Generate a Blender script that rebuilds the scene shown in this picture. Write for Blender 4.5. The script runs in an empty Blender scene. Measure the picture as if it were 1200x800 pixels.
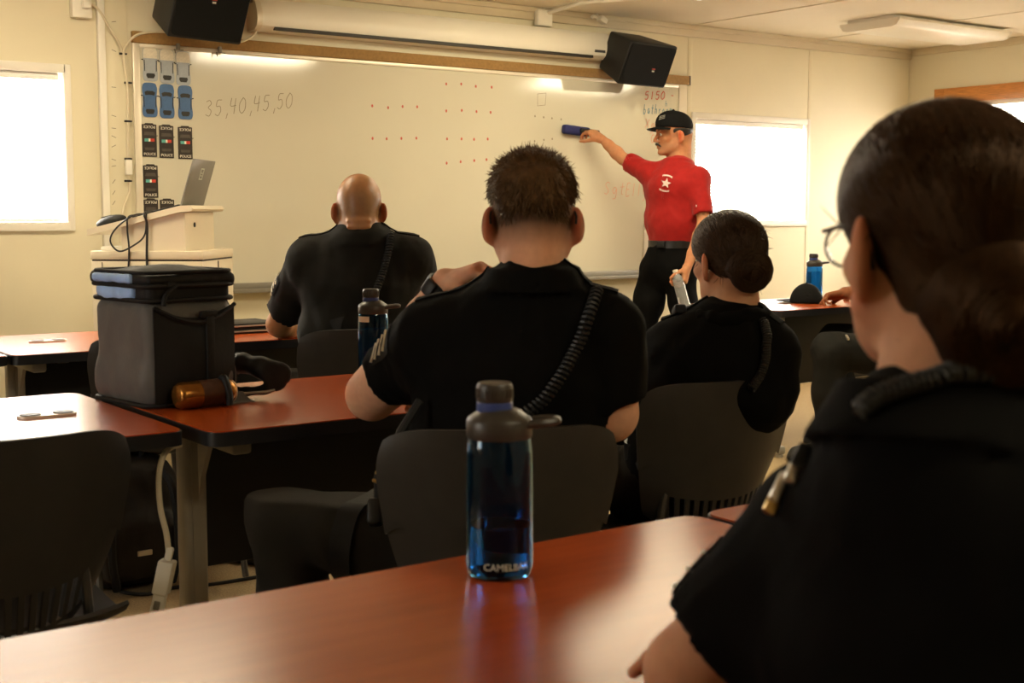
import bpy, bmesh, math, random
import numpy as np
from mathutils import Vector, Matrix, Euler
from mathutils.bvhtree import BVHTree

random.seed(7)
rng = np.random.default_rng(7)
scene = bpy.context.scene
COL = scene.collection
PI = math.pi

# ------------------------------------------------------------------ camera
FPX, CAM_H = 1550.0, 1.22
PITCH = math.atan(151 / FPX)
_n = math.hypot(.585, .811)
CA, SA = .585 / _n, .811 / _n
FWD = np.array([CA * math.cos(PITCH), SA * math.cos(PITCH), -math.sin(PITCH)])
RGT = np.array([SA, -CA, 0.0])
UPV = np.cross(RGT, FWD)
EYE = np.array([0, 0, CAM_H])
FH = np.array([CA, SA, 0.0])            # horizontal view direction

def ray(u, v):
    return FWD + RGT * (u - 600) / FPX - UPV * (v - 400) / FPX
def at(u, v, d):                        # a measured point of the photograph at distance d -> room coordinates
    return EYE + ray(u, v) * d
def on_y(u, v, y):
    r = ray(u, v); return EYE + r * (y / r[1])
def on_z(u, v, z):
    r = ray(u, v); return EYE + r * ((z - CAM_H) / r[2])

# ------------------------------------------------------------------ scene graph
def tag(o, label=None, cat=None, group=None, kind=None):
    if label: o['label'] = label
    if cat: o['category'] = cat
    if group: o['group'] = group
    if kind: o['kind'] = kind
    return o

def thing(name, label, cat, loc=(0, 0, 0), rz=0.0, group=None):
    o = bpy.data.objects.new(name, None)
    o.empty_display_size = .05
    COL.objects.link(o)
    o.location = tuple(float(x) for x in loc); o.rotation_euler = (0, 0, rz)
    return tag(o, label, cat, group)

def world_of(o):
    m = Matrix.LocRotScale(o.location, o.rotation_euler, o.scale)
    return world_of(o.parent) @ m if o.parent else m

def link(name, me, parent=None, world=False):
    o = bpy.data.objects.new(name, me)
    COL.objects.link(o)
    if parent is not None:
        o.parent = parent
        if world:
            me.transform(world_of(parent).inverted())
    return o

def copy_tree(o, parent=None):
    c = o.copy(); COL.objects.link(c)
    if parent is not None: c.parent = parent
    for ch in list(o.children): copy_tree(ch, c)
    return c

# ------------------------------------------------------------------ materials
def mat(name, col, rough=.6, metal=0.0, spec=.5, noise=0.0, nscale=8.0, bump=0.0, bscale=60.0,
        trans=0.0, ior=1.45, stint=None, emit=None, estr=0.0, coat=0.0, alpha=1.0, sheen=0.0, sss=0.0, attr=None, stretch=None):
    m = bpy.data.materials.new(name); m.use_nodes = True
    nt = m.node_tree; b = nt.nodes['Principled BSDF']
    I = b.inputs
    I['Base Color'].default_value = (*col, 1)
    I['Roughness'].default_value = rough; I['Metallic'].default_value = metal
    I['Specular IOR Level'].default_value = spec; I['IOR'].default_value = ior
    I['Transmission Weight'].default_value = trans
    I['Coat Weight'].default_value = coat; I['Alpha'].default_value = alpha
    I['Sheen Weight'].default_value = sheen
    if stint: I['Specular Tint'].default_value = (*stint, 1)
    if sss:
        I['Subsurface Weight'].default_value = sss
        I['Subsurface Radius'].default_value = (1.0, .35, .2)
        I['Subsurface Scale'].default_value = .012
    if emit:
        I['Emission Color'].default_value = (*emit, 1); I['Emission Strength'].default_value = estr
    tc = nt.nodes.new('ShaderNodeTexCoord')
    src = tc.outputs['Object']
    if stretch:
        mp = nt.nodes.new('ShaderNodeMapping'); mp.inputs['Scale'].default_value = stretch
        nt.links.new(src, mp.inputs['Vector']); src = mp.outputs['Vector']
    colout = None
    if attr:
        a = nt.nodes.new('ShaderNodeVertexColor'); a.layer_name = attr
        colout = a.outputs['Color']
        nt.links.new(colout, I['Base Color'])
    if noise:
        n = nt.nodes.new('ShaderNodeTexNoise'); n.inputs['Scale'].default_value = nscale; n.inputs['Detail'].default_value = 6
        nt.links.new(src, n.inputs['Vector'])
        r = nt.nodes.new('ShaderNodeMapRange')
        r.inputs['From Min'].default_value = .3; r.inputs['From Max'].default_value = .7
        r.inputs['To Min'].default_value = 1 - noise; r.inputs['To Max'].default_value = 1 + noise
        nt.links.new(n.outputs['Fac'], r.inputs['Value'])
        mx = nt.nodes.new('ShaderNodeVectorMath'); mx.operation = 'SCALE'
        if colout is not None: nt.links.new(colout, mx.inputs[0])
        else: mx.inputs[0].default_value = col
        nt.links.new(r.outputs['Result'], mx.inputs['Scale'])
        nt.links.new(mx.outputs['Vector'], I['Base Color'])
    if bump:
        n = nt.nodes.new('ShaderNodeTexNoise'); n.inputs['Scale'].default_value = bscale; n.inputs['Detail'].default_value = 4
        nt.links.new(src, n.inputs['Vector'])
        bp = nt.nodes.new('ShaderNodeBump'); bp.inputs['Strength'].default_value = bump; bp.inputs['Distance'].default_value = .004
        nt.links.new(n.outputs['Fac'], bp.inputs['Height'])
        nt.links.new(bp.outputs['Normal'], I['Normal'])
    return m

# ------------------------------------------------------------------ mesh builder
class MB:
    def __init__(self): self.v = []; self.f = []; self.mi = []
    def add(self, vs, fs, mi=0):
        o = len(self.v)
        self.v += [tuple(float(c) for c in p) for p in vs]
        self.f += [tuple(i + o for i in f) for f in fs]; self.mi += [mi] * len(fs)
        return self
    def bm(self, b, mi=0):
        b.verts.ensure_lookup_table(); b.verts.index_update()
        self.add([v.co[:] for v in b.verts], [[v.index for v in f.verts] for f in b.faces], mi); b.free(); return self
    def box(self, c, s, bev=0.0, rot=None, mi=0, seg=2):
        b = bmesh.new(); bmesh.ops.create_cube(b, size=1)
        bmesh.ops.scale(b, vec=s, verts=b.verts)
        if bev: bmesh.ops.bevel(b, geom=b.edges[:], offset=bev, segments=seg, profile=.5, affect='EDGES')
        if rot is not None:
            R = rot if isinstance(rot, Matrix) else Euler(rot).to_matrix()
            bmesh.ops.rotate(b, matrix=R, verts=b.verts)
        bmesh.ops.translate(b, vec=tuple(float(x) for x in c), verts=b.verts)
        return self.bm(b, mi)
    def box2(self, lo, hi, bev=0.0, mi=0, seg=2):
        return self.box([(a + b) / 2 for a, b in zip(lo, hi)], [abs(b - a) for a, b in zip(lo, hi)], bev, None, mi, seg)
    def tube(self, pts, r, n=8, mi=0, cap=True, closed=False):
        P = [np.array(p, float) for p in pts]; k = len(P)
        rr = list(r) if hasattr(r, '__len__') else [r] * k
        vs = []; fs = []; nrm = None
        for i in range(k):
            if closed: t = P[(i + 1) % k] - P[i - 1]
            else: t = P[min(i + 1, k - 1)] - P[max(i - 1, 0)]
            t = t / (np.linalg.norm(t) + 1e-12)
            if nrm is None:
                a = np.array([0, 0, 1.]) if abs(t[2]) < .9 else np.array([1., 0, 0])
                nrm = np.cross(t, a)
            nrm = nrm - t * (nrm @ t); nrm /= np.linalg.norm(nrm) + 1e-12
            bn = np.cross(t, nrm)
            for j in range(n):
                an = 2 * PI * j / n
                vs.append(P[i] + rr[i] * (math.cos(an) * nrm + math.sin(an) * bn))
        for i in range(k if closed else k - 1):
            i2 = (i + 1) % k
            for j in range(n):
                j2 = (j + 1) % n
                fs.append((i * n + j, i * n + j2, i2 * n + j2, i2 * n + j))
        if cap and not closed:
            fs.append(tuple(range(n))[::-1]); fs.append(tuple((k - 1) * n + j for j in range(n)))
        return self.add(vs, fs, mi)
    def lathe(self, prof, c=(0, 0, 0), n=32, mi=0, R=None, cap=True):
        vs = []; fs = []; k = len(prof)
        for r, z in prof:
            for j in range(n):
                a = 2 * PI * j / n; p = np.array([r * math.cos(a), r * math.sin(a), z])
                if R is not None: p = R @ p
                vs.append(p + np.array(c, float))
        for i in range(k - 1):
            for j in range(n):
                j2 = (j + 1) % n
                fs.append((i * n + j, i * n + j2, (i + 1) * n + j2, (i + 1) * n + j))
        if cap:
            fs.append(tuple(range(n))[::-1]); fs.append(tuple((k - 1) * n + j for j in range(n)))
        return self.add(vs, fs, mi)
    def prism(self, outline, t, org=(0, 0, 0), ax=((1, 0, 0), (0, 1, 0)), mi=0):
        """closed 2-D outline extruded by t along ax0 x ax1"""
        o = np.array(org, float); e0, e1 = np.array(ax[0], float), np.array(ax[1], float)
        e2 = np.cross(e0, e1) * t; n = len(outline)
        a = [o + e0 * x + e1 * y for x, y in outline]; b = [p + e2 for p in a]
        fs = [tuple(range(n))[::-1], tuple(n + i for i in range(n))]
        for i in range(n):
            j = (i + 1) % n; fs.append((i, j, n + j, n + i))
        return self.add(a + b, fs, mi)
    def sphere(self, c, r, n=16, m=10, mi=0, R=None):
        b = bmesh.new(); bmesh.ops.create_uvsphere(b, u_segments=n, v_segments=m, radius=1)
        s = r if hasattr(r, '__len__') else (r, r, r)
        for v in b.verts:
            p = np.array([v.co[0] * s[0], v.co[1] * s[1], v.co[2] * s[2]])
            if R is not None: p = R @ p
            v.co = Vector(p + np.array(c, float))
        return self.bm(b, mi)
    def grid(self, fn, nu, nv, mi=0, closed_u=False):
        vs = [fn(i / (nu if closed_u else nu - 1), j / (nv - 1)) for j in range(nv) for i in range(nu)]
        fs = []
        for j in range(nv - 1):
            for i in range(nu if closed_u else nu - 1):
                i2 = (i + 1) % nu
                fs.append((j * nu + i, j * nu + i2, (j + 1) * nu + i2, (j + 1) * nu + i))
        return self.add(vs, fs, mi)
    def build(self, name, m, parent=None, smooth=True, world=False, angle=35):
        me = bpy.data.meshes.new(name)
        me.from_pydata(self.v, [], self.f)
        ms = m if isinstance(m, (list, tuple)) else [m]
        for x in ms: me.materials.append(x)
        if len(ms) > 1: me.polygons.foreach_set('material_index', self.mi)
        b = bmesh.new(); b.from_mesh(me)
        bmesh.ops.recalc_face_normals(b, faces=b.faces)
        if smooth:
            for f in b.faces: f.smooth = True
            lim = math.radians(angle)
            for e in b.edges:
                if len(e.link_faces) == 2 and e.calc_face_angle(0) > lim: e.smooth = False
        b.to_mesh(me); b.free(); me.update()
        return link(name, me, parent, world)

def solid_sheet(fn, nu, nv, t, hole=None):
    """a shell of thickness t over fn(u,v)->point; hole(i,j)->True leaves a cell open"""
    b = bmesh.new()
    V = [[b.verts.new([float(c) for c in fn(i / (nu - 1), j / (nv - 1))]) for i in range(nu)] for j in range(nv)]
    for j in range(nv - 1):
        for i in range(nu - 1):
            if hole and hole(i, j): continue
            b.faces.new((V[j][i], V[j][i + 1], V[j + 1][i + 1], V[j + 1][i]))
    loose = [v for v in b.verts if not v.link_faces]
    bmesh.ops.delete(b, geom=loose, context='VERTS')
    bmesh.ops.recalc_face_normals(b, faces=b.faces)
    bmesh.ops.solidify(b, geom=b.faces[:], thickness=t)
    bmesh.ops.recalc_face_normals(b, faces=b.faces)
    m = MB(); m.bm(b); return m

def rrect(w, h, r, n=5):
    out = []
    for cx, cy, a0 in ((w / 2 - r, h / 2 - r, 0), (-w / 2 + r, h / 2 - r, 90), (-w / 2 + r, -h / 2 + r, 180), (w / 2 - r, -h / 2 + r, 270)):
        for k in range(n + 1):
            a = math.radians(a0 + 90 * k / n); out.append((cx + r * math.cos(a), cy + r * math.sin(a)))
    return out

def text_mesh(s, size, name='lettering', extrude=.0006):
    cu = bpy.data.curves.new('txt', 'FONT'); cu.body = s; cu.size = size; cu.align_x = 'CENTER'; cu.align_y = 'CENTER'
    cu.extrude = extrude; cu.resolution_u = 3
    o = bpy.data.objects.new('txt', cu); COL.objects.link(o)
    dg = bpy.context.evaluated_depsgraph_get(); dg.update()
    me = bpy.data.meshes.new_from_object(o.evaluated_get(dg))
    bpy.data.objects.remove(o); bpy.data.curves.remove(cu)
    me.name = name
    me.materials.clear()
    return me

# ------------------------------------------------------------------ distance-field modelling (for bodies, cloth, soft things)
def V3(*a): return np.array(a, float)
def unit(v):
    v = np.array(v, float); return v / (np.linalg.norm(v) + 1e-12)
def frame(yaw, pitch=0, roll=0):
    """columns: right, forward, up of a figure that faces yaw (radians from +X)"""
    f = V3(math.cos(yaw), math.sin(yaw), 0); r = V3(math.sin(yaw), -math.cos(yaw), 0); u = V3(0, 0, 1)
    M = np.stack([r, f, u], 1)
    Rp = np.array(Matrix.Rotation(pitch, 3, 'X')); Rr = np.array(Matrix.Rotation(roll, 3, 'Y'))
    return M @ Rp @ Rr

class Vol:
    def __init__(self, lo, hi, h, fine=()):
        self.ax = []
        for k in range(3):
            x = lo[k]; a = [x]
            while x < hi[k]:
                s = h
                for fl, fh, hh in fine:
                    if fl[k] - hh <= x <= fh[k]: s = min(s, hh)
                x += s; a.append(x)
            self.ax.append(np.array(a, np.float32))
        self.d = np.full([len(a) for a in self.ax], 1.0, np.float32)
    def sub(self, lo, hi):
        sl = []
        for k in range(3):
            i0 = max(0, int(np.searchsorted(self.ax[k], lo[k])) - 1); i1 = min(len(self.ax[k]), int(np.searchsorted(self.ax[k], hi[k])) + 1)
            if i1 - i0 < 1: return None
            sl.append(slice(i0, i1))
        X = self.ax[0][sl[0]][:, None, None]; Y = self.ax[1][sl[1]][None, :, None]; Z = self.ax[2][sl[2]][None, None, :]
        return tuple(sl), X, Y, Z
    def op(self, fn, lo, hi, k=0.0, mode='add', pad=.03):
        r = self.sub(np.array(lo) - pad - k, np.array(hi) + pad + k)
        if r is None: return
        sl, X, Y, Z = r
        e = fn(X, Y, Z).astype(np.float32); a = self.d[sl]
        if mode == 'add':
            if k > 0:
                h = np.maximum(k - np.abs(a - e), 0) / k; self.d[sl] = np.minimum(a, e) - h * h * k / 4
            else: self.d[sl] = np.minimum(a, e)
        elif mode == 'sub':
            e = -e
            if k > 0:
                h = np.maximum(k - np.abs(a - e), 0) / k; self.d[sl] = np.maximum(a, e) + h * h * k / 4
            else: self.d[sl] = np.maximum(a, e)
    def cone(self, a, b, ra, rb, k=.01, mode='add', cut=None):
        a = np.array(a, float); b = np.array(b, float); ba = b - a; L = float(ba @ ba) + 1e-12
        def fn(X, Y, Z):
            px, py, pz = X - a[0], Y - a[1], Z - a[2]
            t = np.clip((px * ba[0] + py * ba[1] + pz * ba[2]) / L, 0, 1)
            d = np.sqrt((px - t * ba[0])**2 + (py - t * ba[1])**2 + (pz - t * ba[2])**2) - (ra + (rb - ra) * t)
            if cut is not None:
                c, n = cut; d = np.maximum(d, (X - c[0]) * n[0] + (Y - c[1]) * n[1] + (Z - c[2]) * n[2])
            return d
        R = max(ra, rb); self.op(fn, np.minimum(a, b) - R, np.maximum(a, b) + R, k, mode); return self
    def chain(self, pts, rs, k=.01, mode='add'):
        for i in range(len(pts) - 1): self.cone(pts[i], pts[i + 1], rs[i], rs[i + 1], k, mode)
        return self
    def ell(self, c, r, R=None, k=.01, mode='add', cut=None):
        c = np.array(c, float); r = np.array(r, float); R = np.eye(3) if R is None else np.array(R, float)
        def fn(X, Y, Z):
            px, py, pz = X - c[0], Y - c[1], Z - c[2]
            q = [px * R[0, i] + py * R[1, i] + pz * R[2, i] for i in range(3)]
            k0 = np.sqrt(sum((q[i] / r[i])**2 for i in range(3))); k1 = np.sqrt(sum((q[i] / r[i]**2)**2 for i in range(3)))
            d = k0 * (k0 - 1) / (k1 + 1e-6)
            if cut is not None:
                for cc, n in cut: d = np.maximum(d, (X - cc[0]) * n[0] + (Y - cc[1]) * n[1] + (Z - cc[2]) * n[2])
            return d
        m = float(r.max()); self.op(fn, c - m, c + m, k, mode); return self
    def rbox(self, c, half, rad, R=None, k=0.0, mode='add'):
        c = np.array(c, float); half = np.array(half, float); R = np.eye(3) if R is None else np.array(R, float)
        def fn(X, Y, Z):
            px, py, pz = X - c[0], Y - c[1], Z - c[2]
            q = [np.abs(px * R[0, i] + py * R[1, i] + pz * R[2, i]) - half[i] + rad for i in range(3)]
            o = np.sqrt(sum(np.maximum(x, 0)**2 for x in q)); return o + np.minimum(np.maximum(np.maximum(q[0], q[1]), q[2]), 0) - rad
        m = float(np.linalg.norm(half)); self.op(fn, c - m, c + m, k, mode); return self
    def eseg(self, a, b, sa, sb, side, k=.03, mode='add', cut=None):
        """elliptic cone from a to b; s = (half width along side, half depth)"""
        a = np.array(a, float); b = np.array(b, float); ba = b - a; L = float(ba @ ba) + 1e-12; t_ = unit(ba)
        s_ = unit(side - t_ * (np.array(side) @ t_)); f_ = np.cross(t_, s_)
        def fn(X, Y, Z):
            px, py, pz = X - a[0], Y - a[1], Z - a[2]
            t = np.clip((px * ba[0] + py * ba[1] + pz * ba[2]) / L, 0, 1)
            px, py, pz = px - t * ba[0], py - t * ba[1], pz - t * ba[2]
            rx = sa[0] + (sb[0] - sa[0]) * t; ry = sa[1] + (sb[1] - sa[1]) * t; m = np.minimum(rx, ry)
            q = np.sqrt(((px * s_[0] + py * s_[1] + pz * s_[2]) / rx)**2 + ((px * f_[0] + py * f_[1] + pz * f_[2]) / ry)**2 + ((px * t_[0] + py * t_[1] + pz * t_[2]) / m)**2)
            d = (q - 1) * m
            if cut is not None:
                c, n = cut; d = np.maximum(d, (X - c[0]) * n[0] + (Y - c[1]) * n[1] + (Z - c[2]) * n[2])
            return d
        R = max(sa[0], sb[0], sa[1], sb[1]); self.op(fn, np.minimum(a, b) - R, np.maximum(a, b) + R, k, mode); return self
    def plane(self, c, n, k=0.0):
        """keep the side where (p-c).n < 0"""
        lo = [a[0] for a in self.ax]; hi = [a[-1] for a in self.ax]
        self.op(lambda X, Y, Z: -((X - c[0]) * n[0] + (Y - c[1]) * n[1] + (Z - c[2]) * n[2]), lo, hi, k, 'sub'); return self
    def wrinkle(self, amp, freq, seed=0, band=.03):
        I = np.nonzero(np.abs(self.d) < band)
        x, y, z = self.ax[0][I[0]], self.ax[1][I[1]], self.ax[2][I[2]]
        rr = np.random.default_rng(seed); n = 0
        for o in range(5):
            kx, ky, kz = rr.normal(size=3) * freq * (1 + .5 * o); kz *= .55
            ph = rr.uniform(0, 6.3, 2)
            w = np.sin(x * kx * .4 + y * kz * .5 + z * ky * .4 + ph[1]) * 1.6
            n = n + np.sin(x * kx + y * ky + z * kz + w + ph[0]) / (1 + .6 * o)
        self.d[I] += (amp * .5 * n).astype(np.float32); return self
    def sample(self, P):
        P = np.asarray(P, np.float32); w = []; i0 = []
        for k in range(3):
            a = self.ax[k]; i = np.clip(np.searchsorted(a, P[:, k]) - 1, 0, len(a) - 2); i0.append(i); w.append(np.clip((P[:, k] - a[i]) / (a[i + 1] - a[i]), 0, 1))
        r = 0
        for dx in (0, 1):
            for dy in (0, 1):
                for dz in (0, 1):
                    r = r + self.d[i0[0] + dx, i0[1] + dy, i0[2] + dz] * (w[0] if dx else 1 - w[0]) * (w[1] if dy else 1 - w[1]) * (w[2] if dz else 1 - w[2])
        return r
    def normal(self, P, e=.004):
        g = np.stack([self.sample(P + np.eye(3)[k] * e) - self.sample(P - np.eye(3)[k] * e) for k in range(3)], 1)
        return g / (np.linalg.norm(g, axis=1, keepdims=True) + 1e-9)
    def mesh(self):
        d = self.d; s = d < 0
        for k in range(3):                  # never open at the border
            sl = [slice(None)] * 3
            for e in (0, -1):
                sl[k] = e; d[tuple(sl)] = np.maximum(d[tuple(sl)], 1e-3)
        s = d < 0
        nx, ny, nz = d.shape
        c = np.zeros((nx - 1, ny - 1, nz - 1), np.int8)
        offs = [(i, j, k) for i in (0, 1) for j in (0, 1) for k in (0, 1)]
        for i, j, k in offs: c += s[i:nx - 1 + i, j:ny - 1 + j, k:nz - 1 + k]
        act = np.argwhere((c > 0) & (c < 8))
        vals = np.stack([d[act[:, 0] + i, act[:, 1] + j, act[:, 2] + k] for i, j, k in offs], 1)
        acc = np.zeros((len(act), 3), np.float32); cnt = np.zeros(len(act), np.float32)
        for a in range(8):
            for b in range(a + 1, 8):
                df = [offs[b][q] - offs[a][q] for q in range(3)]
                if sum(abs(x) for x in df) != 1: continue
                va, vb = vals[:, a], vals[:, b]; m = (va < 0) != (vb < 0)
                t = np.where(m, va / np.where(m, va - vb, 1), 0)
                p = np.array(offs[a], np.float32)[None] + t[:, None] * np.array(df, np.float32)[None]
                acc += np.where(m[:, None], p, 0); cnt += m
        loc = acc / cnt[:, None]
        vs = np.empty((len(act), 3), np.float32)
        for k in range(3):
            a = self.ax[k]; i = act[:, k]; vs[:, k] = a[i] + (a[i + 1] - a[i]) * loc[:, k]
        vid = np.full(c.shape, -1, np.int32); vid[act[:, 0], act[:, 1], act[:, 2]] = np.arange(len(act))
        F = []
        for k in range(3):
            u, v = [(1, 2), (2, 0), (0, 1)][k]
            n1 = [slice(1, -1)] * 3; n1[k] = slice(0, -1); n2 = [slice(1, -1)] * 3; n2[k] = slice(1, None)
            A, B = s[tuple(n1)], s[tuple(n2)]; e = np.argwhere(A != B)
            if not len(e): continue
            fl = A[e[:, 0], e[:, 1], e[:, 2]]
            e = e.copy(); e[:, u] += 1; e[:, v] += 1
            def g(du, dv):
                q = e.copy(); q[:, u] -= du; q[:, v] -= dv; return vid[q[:, 0], q[:, 1], q[:, 2]]
            Q = np.stack([g(1, 1), g(0, 1), g(0, 0), g(1, 0)], 1)
            Q[~fl] = Q[~fl][:, ::-1]; F.append(Q)
        return vs, np.concatenate(F)
    def obj(self, name, m, parent=None, world=True, colors=None, keep=None, relax=1):
        vs, fs = self.mesh()
        for _ in range(relax):              # light smoothing along the surface
            acc = np.zeros_like(vs); cnt = np.zeros(len(vs), np.float32)
            for i in range(4):
                a, b = fs[:, i], fs[:, (i + 1) % 4]
                np.add.at(acc, a, vs[b]); np.add.at(cnt, a, 1); np.add.at(acc, b, vs[a]); np.add.at(cnt, b, 1)
            vs = vs * .6 + .4 * acc / np.maximum(cnt, 1)[:, None]
        me = bpy.data.meshes.new(name)
        me.vertices.add(len(vs)); me.vertices.foreach_set('co', vs.astype(np.float32).ravel())
        me.loops.add(len(fs) * 4); me.loops.foreach_set('vertex_index', fs.astype(np.int32).ravel())
        me.polygons.add(len(fs)); me.polygons.foreach_set('loop_start', np.arange(0, len(fs) * 4, 4, dtype=np.int32))
        me.polygons.foreach_set('use_smooth', np.ones(len(fs), bool))
        me.update(calc_edges=True); me.validate()
        me.materials.append(m)
        if colors is not None:
            c = np.concatenate([colors(vs), np.ones((len(vs), 1))], 1).astype(np.float32)
            ca = me.color_attributes.new('tone', 'FLOAT_COLOR', 'POINT'); ca.data.foreach_set('color', c.ravel())
        return link(name, me, parent, world)

def bvh_of(*objs):
    vs = []; fs = []
    for o in objs:
        M = world_of(o); n = len(vs)
        vs += [M @ v.co for v in o.data.vertices]
        fs += [tuple(i + n for i in p.vertices) for p in o.data.polygons]
    return BVHTree.FromPolygons(vs, fs)

def snap(bvh, p, off):
    q, n, _, _ = bvh.find_nearest(Vector([float(x) for x in p]))
    return np.array(q) + np.array(n) * off

def snap_dir(bvh, p, d, off):
    q, n, _, _ = bvh.ray_cast(Vector([float(x) for x in p]), Vector([float(x) for x in d]))
    return snap(bvh, p, off) if q is None else np.array(q) + np.array(n) * off

def resample(pts, n):
    P = np.array(pts, float); L = np.concatenate([[0], np.cumsum(np.linalg.norm(np.diff(P, axis=0), axis=1))])
    t = np.linspace(0, L[-1], n); return np.stack([np.interp(t, L, P[:, k]) for k in range(3)], 1)

def smooth_path(pts, n=40, it=8):
    P = resample(pts, n)
    for _ in range(it): P[1:-1] = P[1:-1] * .5 + (P[:-2] + P[2:]) * .25
    return P

def spline(pts, n=40):
    P = [np.array(p, float) for p in pts]; P = [2 * P[0] - P[1]] + P + [2 * P[-1] - P[-2]]; out = []
    m = len(P) - 3
    for i in range(m):
        for k in range(n // m + 1):
            t = k / (n // m + 1)
            a, b, c, d = P[i:i + 4]
            out.append(.5 * (2 * b + (c - a) * t + (2 * a - 5 * b + 4 * c - d) * t * t + (3 * b - a - 3 * c + d) * t**3))
    out.append(P[-2]); return np.array(out)

def coil(path, r, wire, turns, per=10, n=5):
    P = resample(path, turns * per); m = MB(); out = []
    nrm = None
    for i in range(len(P)):
        t = unit(P[min(i + 1, len(P) - 1)] - P[max(i - 1, 0)])
        if nrm is None: nrm = unit(np.cross(t, [0.3, .5, .8]))
        nrm = unit(nrm - t * (nrm @ t)); b = np.cross(t, nrm); a = 2 * PI * i / per
        out.append(P[i] + r * (math.cos(a) * nrm + math.sin(a) * b))
    m.tube(out, wire, n); return m
# ------------------------------------------------------------------ materials of the place
M = {}
M['wall'] = mat('wall_paint', (.72, .655, .48), .55, noise=.04, nscale=1.2, bump=.05, bscale=180)
M['ceiling'] = mat('ceiling_panel', (.80, .74, .60), .8, noise=.03, nscale=2, bump=.1, bscale=220)
M['trim'] = mat('painted_trim', (.62, .53, .37), .5, noise=.05, nscale=3)
M['carpet'] = mat('carpet', (.36, .26, .14), .95, noise=.35, nscale=160, bump=.7, bscale=260)
M['white'] = mat('white_plastic', (.80, .76, .66), .4, noise=.02, nscale=5)
M['frame'] = mat('white_vinyl_frame', (.78, .74, .66), .4, noise=.03, nscale=5)
M['slat'] = mat('blind_slat', (.88, .86, .82), .5, trans=0.0, noise=.02, nscale=4)
M['day'] = mat('daylit_pane', (.9, .9, .9), .2, emit=(1, .93, .82), estr=16)
M['board'] = mat('board_enamel', (.60, .565, .45), .09, spec=.9, noise=.03, nscale=1.5)
M['alu'] = mat('aluminium_frame', (.75, .68, .55), .35, metal=.3, noise=.04, nscale=9)
M['traygrey'] = mat('tray_grey', (.22, .20, .16), .45, metal=.2, noise=.05, nscale=9)
M['cork'] = mat('cork_strip', (.30, .17, .055), .8, noise=.12, nscale=60, bump=.2, bscale=200)
M['oak'] = mat('varnished_wood', (.50, .20, .05), .35, noise=.25, nscale=14, stretch=(12, .8, 12))
M['black'] = mat('black_plastic', (.010, .010, .010), .5, spec=.3, noise=.1, nscale=20)
M['grille'] = mat('black_grille', (.007, .007, .0065), .9, spec=.15, bump=.6, bscale=900)
M['greyplastic'] = mat('grey_plastic', (.06, .06, .06), .45, noise=.1, nscale=20)
M['laminate'] = mat('cherry_laminate', (.36, .058, .008), .25, spec=.7, noise=.08, nscale=7, stretch=(.8, 6, 6))
M['edge'] = mat('black_edge_band', (.012, .012, .014), .35, noise=.1, nscale=20)
M['legmetal'] = mat('grey_leg_paint', (.42, .39, .33), .42, metal=.25, noise=.06, nscale=10)
M['panel'] = mat('black_modesty_panel', (.02, .02, .021), .55, noise=.1, nscale=20)
M['chair'] = mat('charcoal_chair_shell', (.024, .021, .018), .5, noise=.1, nscale=30, bump=.05, bscale=500)
M['chrome'] = mat('chair_tube', (.10, .10, .10), .3, metal=.7, noise=.05, nscale=10)
M['lectern'] = mat('lectern_laminate', (.70, .62, .46), .4, noise=.03, nscale=4)
M['dark_line'] = mat('dark_reveal', (.03, .025, .02), .6, noise=.05, nscale=10)
M['laptop'] = mat('laptop_grey', (.22, .21, .19), .35, metal=.5, noise=.04, nscale=10)
M['pale'] = mat('pale_mark', (.62, .66, .58), .5, noise=.03, nscale=10)
M['cable_b'] = mat('black_cable', (.012, .012, .012), .5, noise=.1, nscale=30)
M['cable_w'] = mat('cream_cable', (.66, .58, .42), .5, noise=.05, nscale=30)
M['lens'] = mat('lamp_lens', (.78, .74, .62), .35, noise=.02, nscale=30)
M['lit'] = mat('lit_lamp_lens', (.9, .88, .8), .4, emit=(1, .87, .60), estr=16)
M['lit2'] = mat('bright_lamp_lens', (.9, .88, .8), .4, emit=(1, .87, .60), estr=30)
M['red_ink'] = mat('red_ink', (.50, .10, .07), .6, noise=.1, nscale=40)
M['blue_ink'] = mat('blue_ink', (.12, .24, .30), .6, noise=.1, nscale=40)
M['grey_ink'] = mat('grey_ink', (.24, .20, .14), .6, noise=.1, nscale=40)
M['faint_ink'] = mat('faint_red_ink', (.62, .34, .24), .6, noise=.1, nscale=40)
M['green_ink'] = mat('faint_green_ink', (.46, .48, .34), .6, noise=.1, nscale=40)
M['smudge'] = mat('erased_smudge', (.66, .60, .47), .3, noise=.1, nscale=40)
M['paper'] = mat('paper', (.78, .73, .62), .7, noise=.03, nscale=20)

XR, YB, HC = 8.30, 6.42, 2.43
XL, YF = -2.6, -2.2
def S(name, mb, m, parent=None, **k): return tag(mb.build(name, m, parent, **k), kind='structure')

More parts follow.
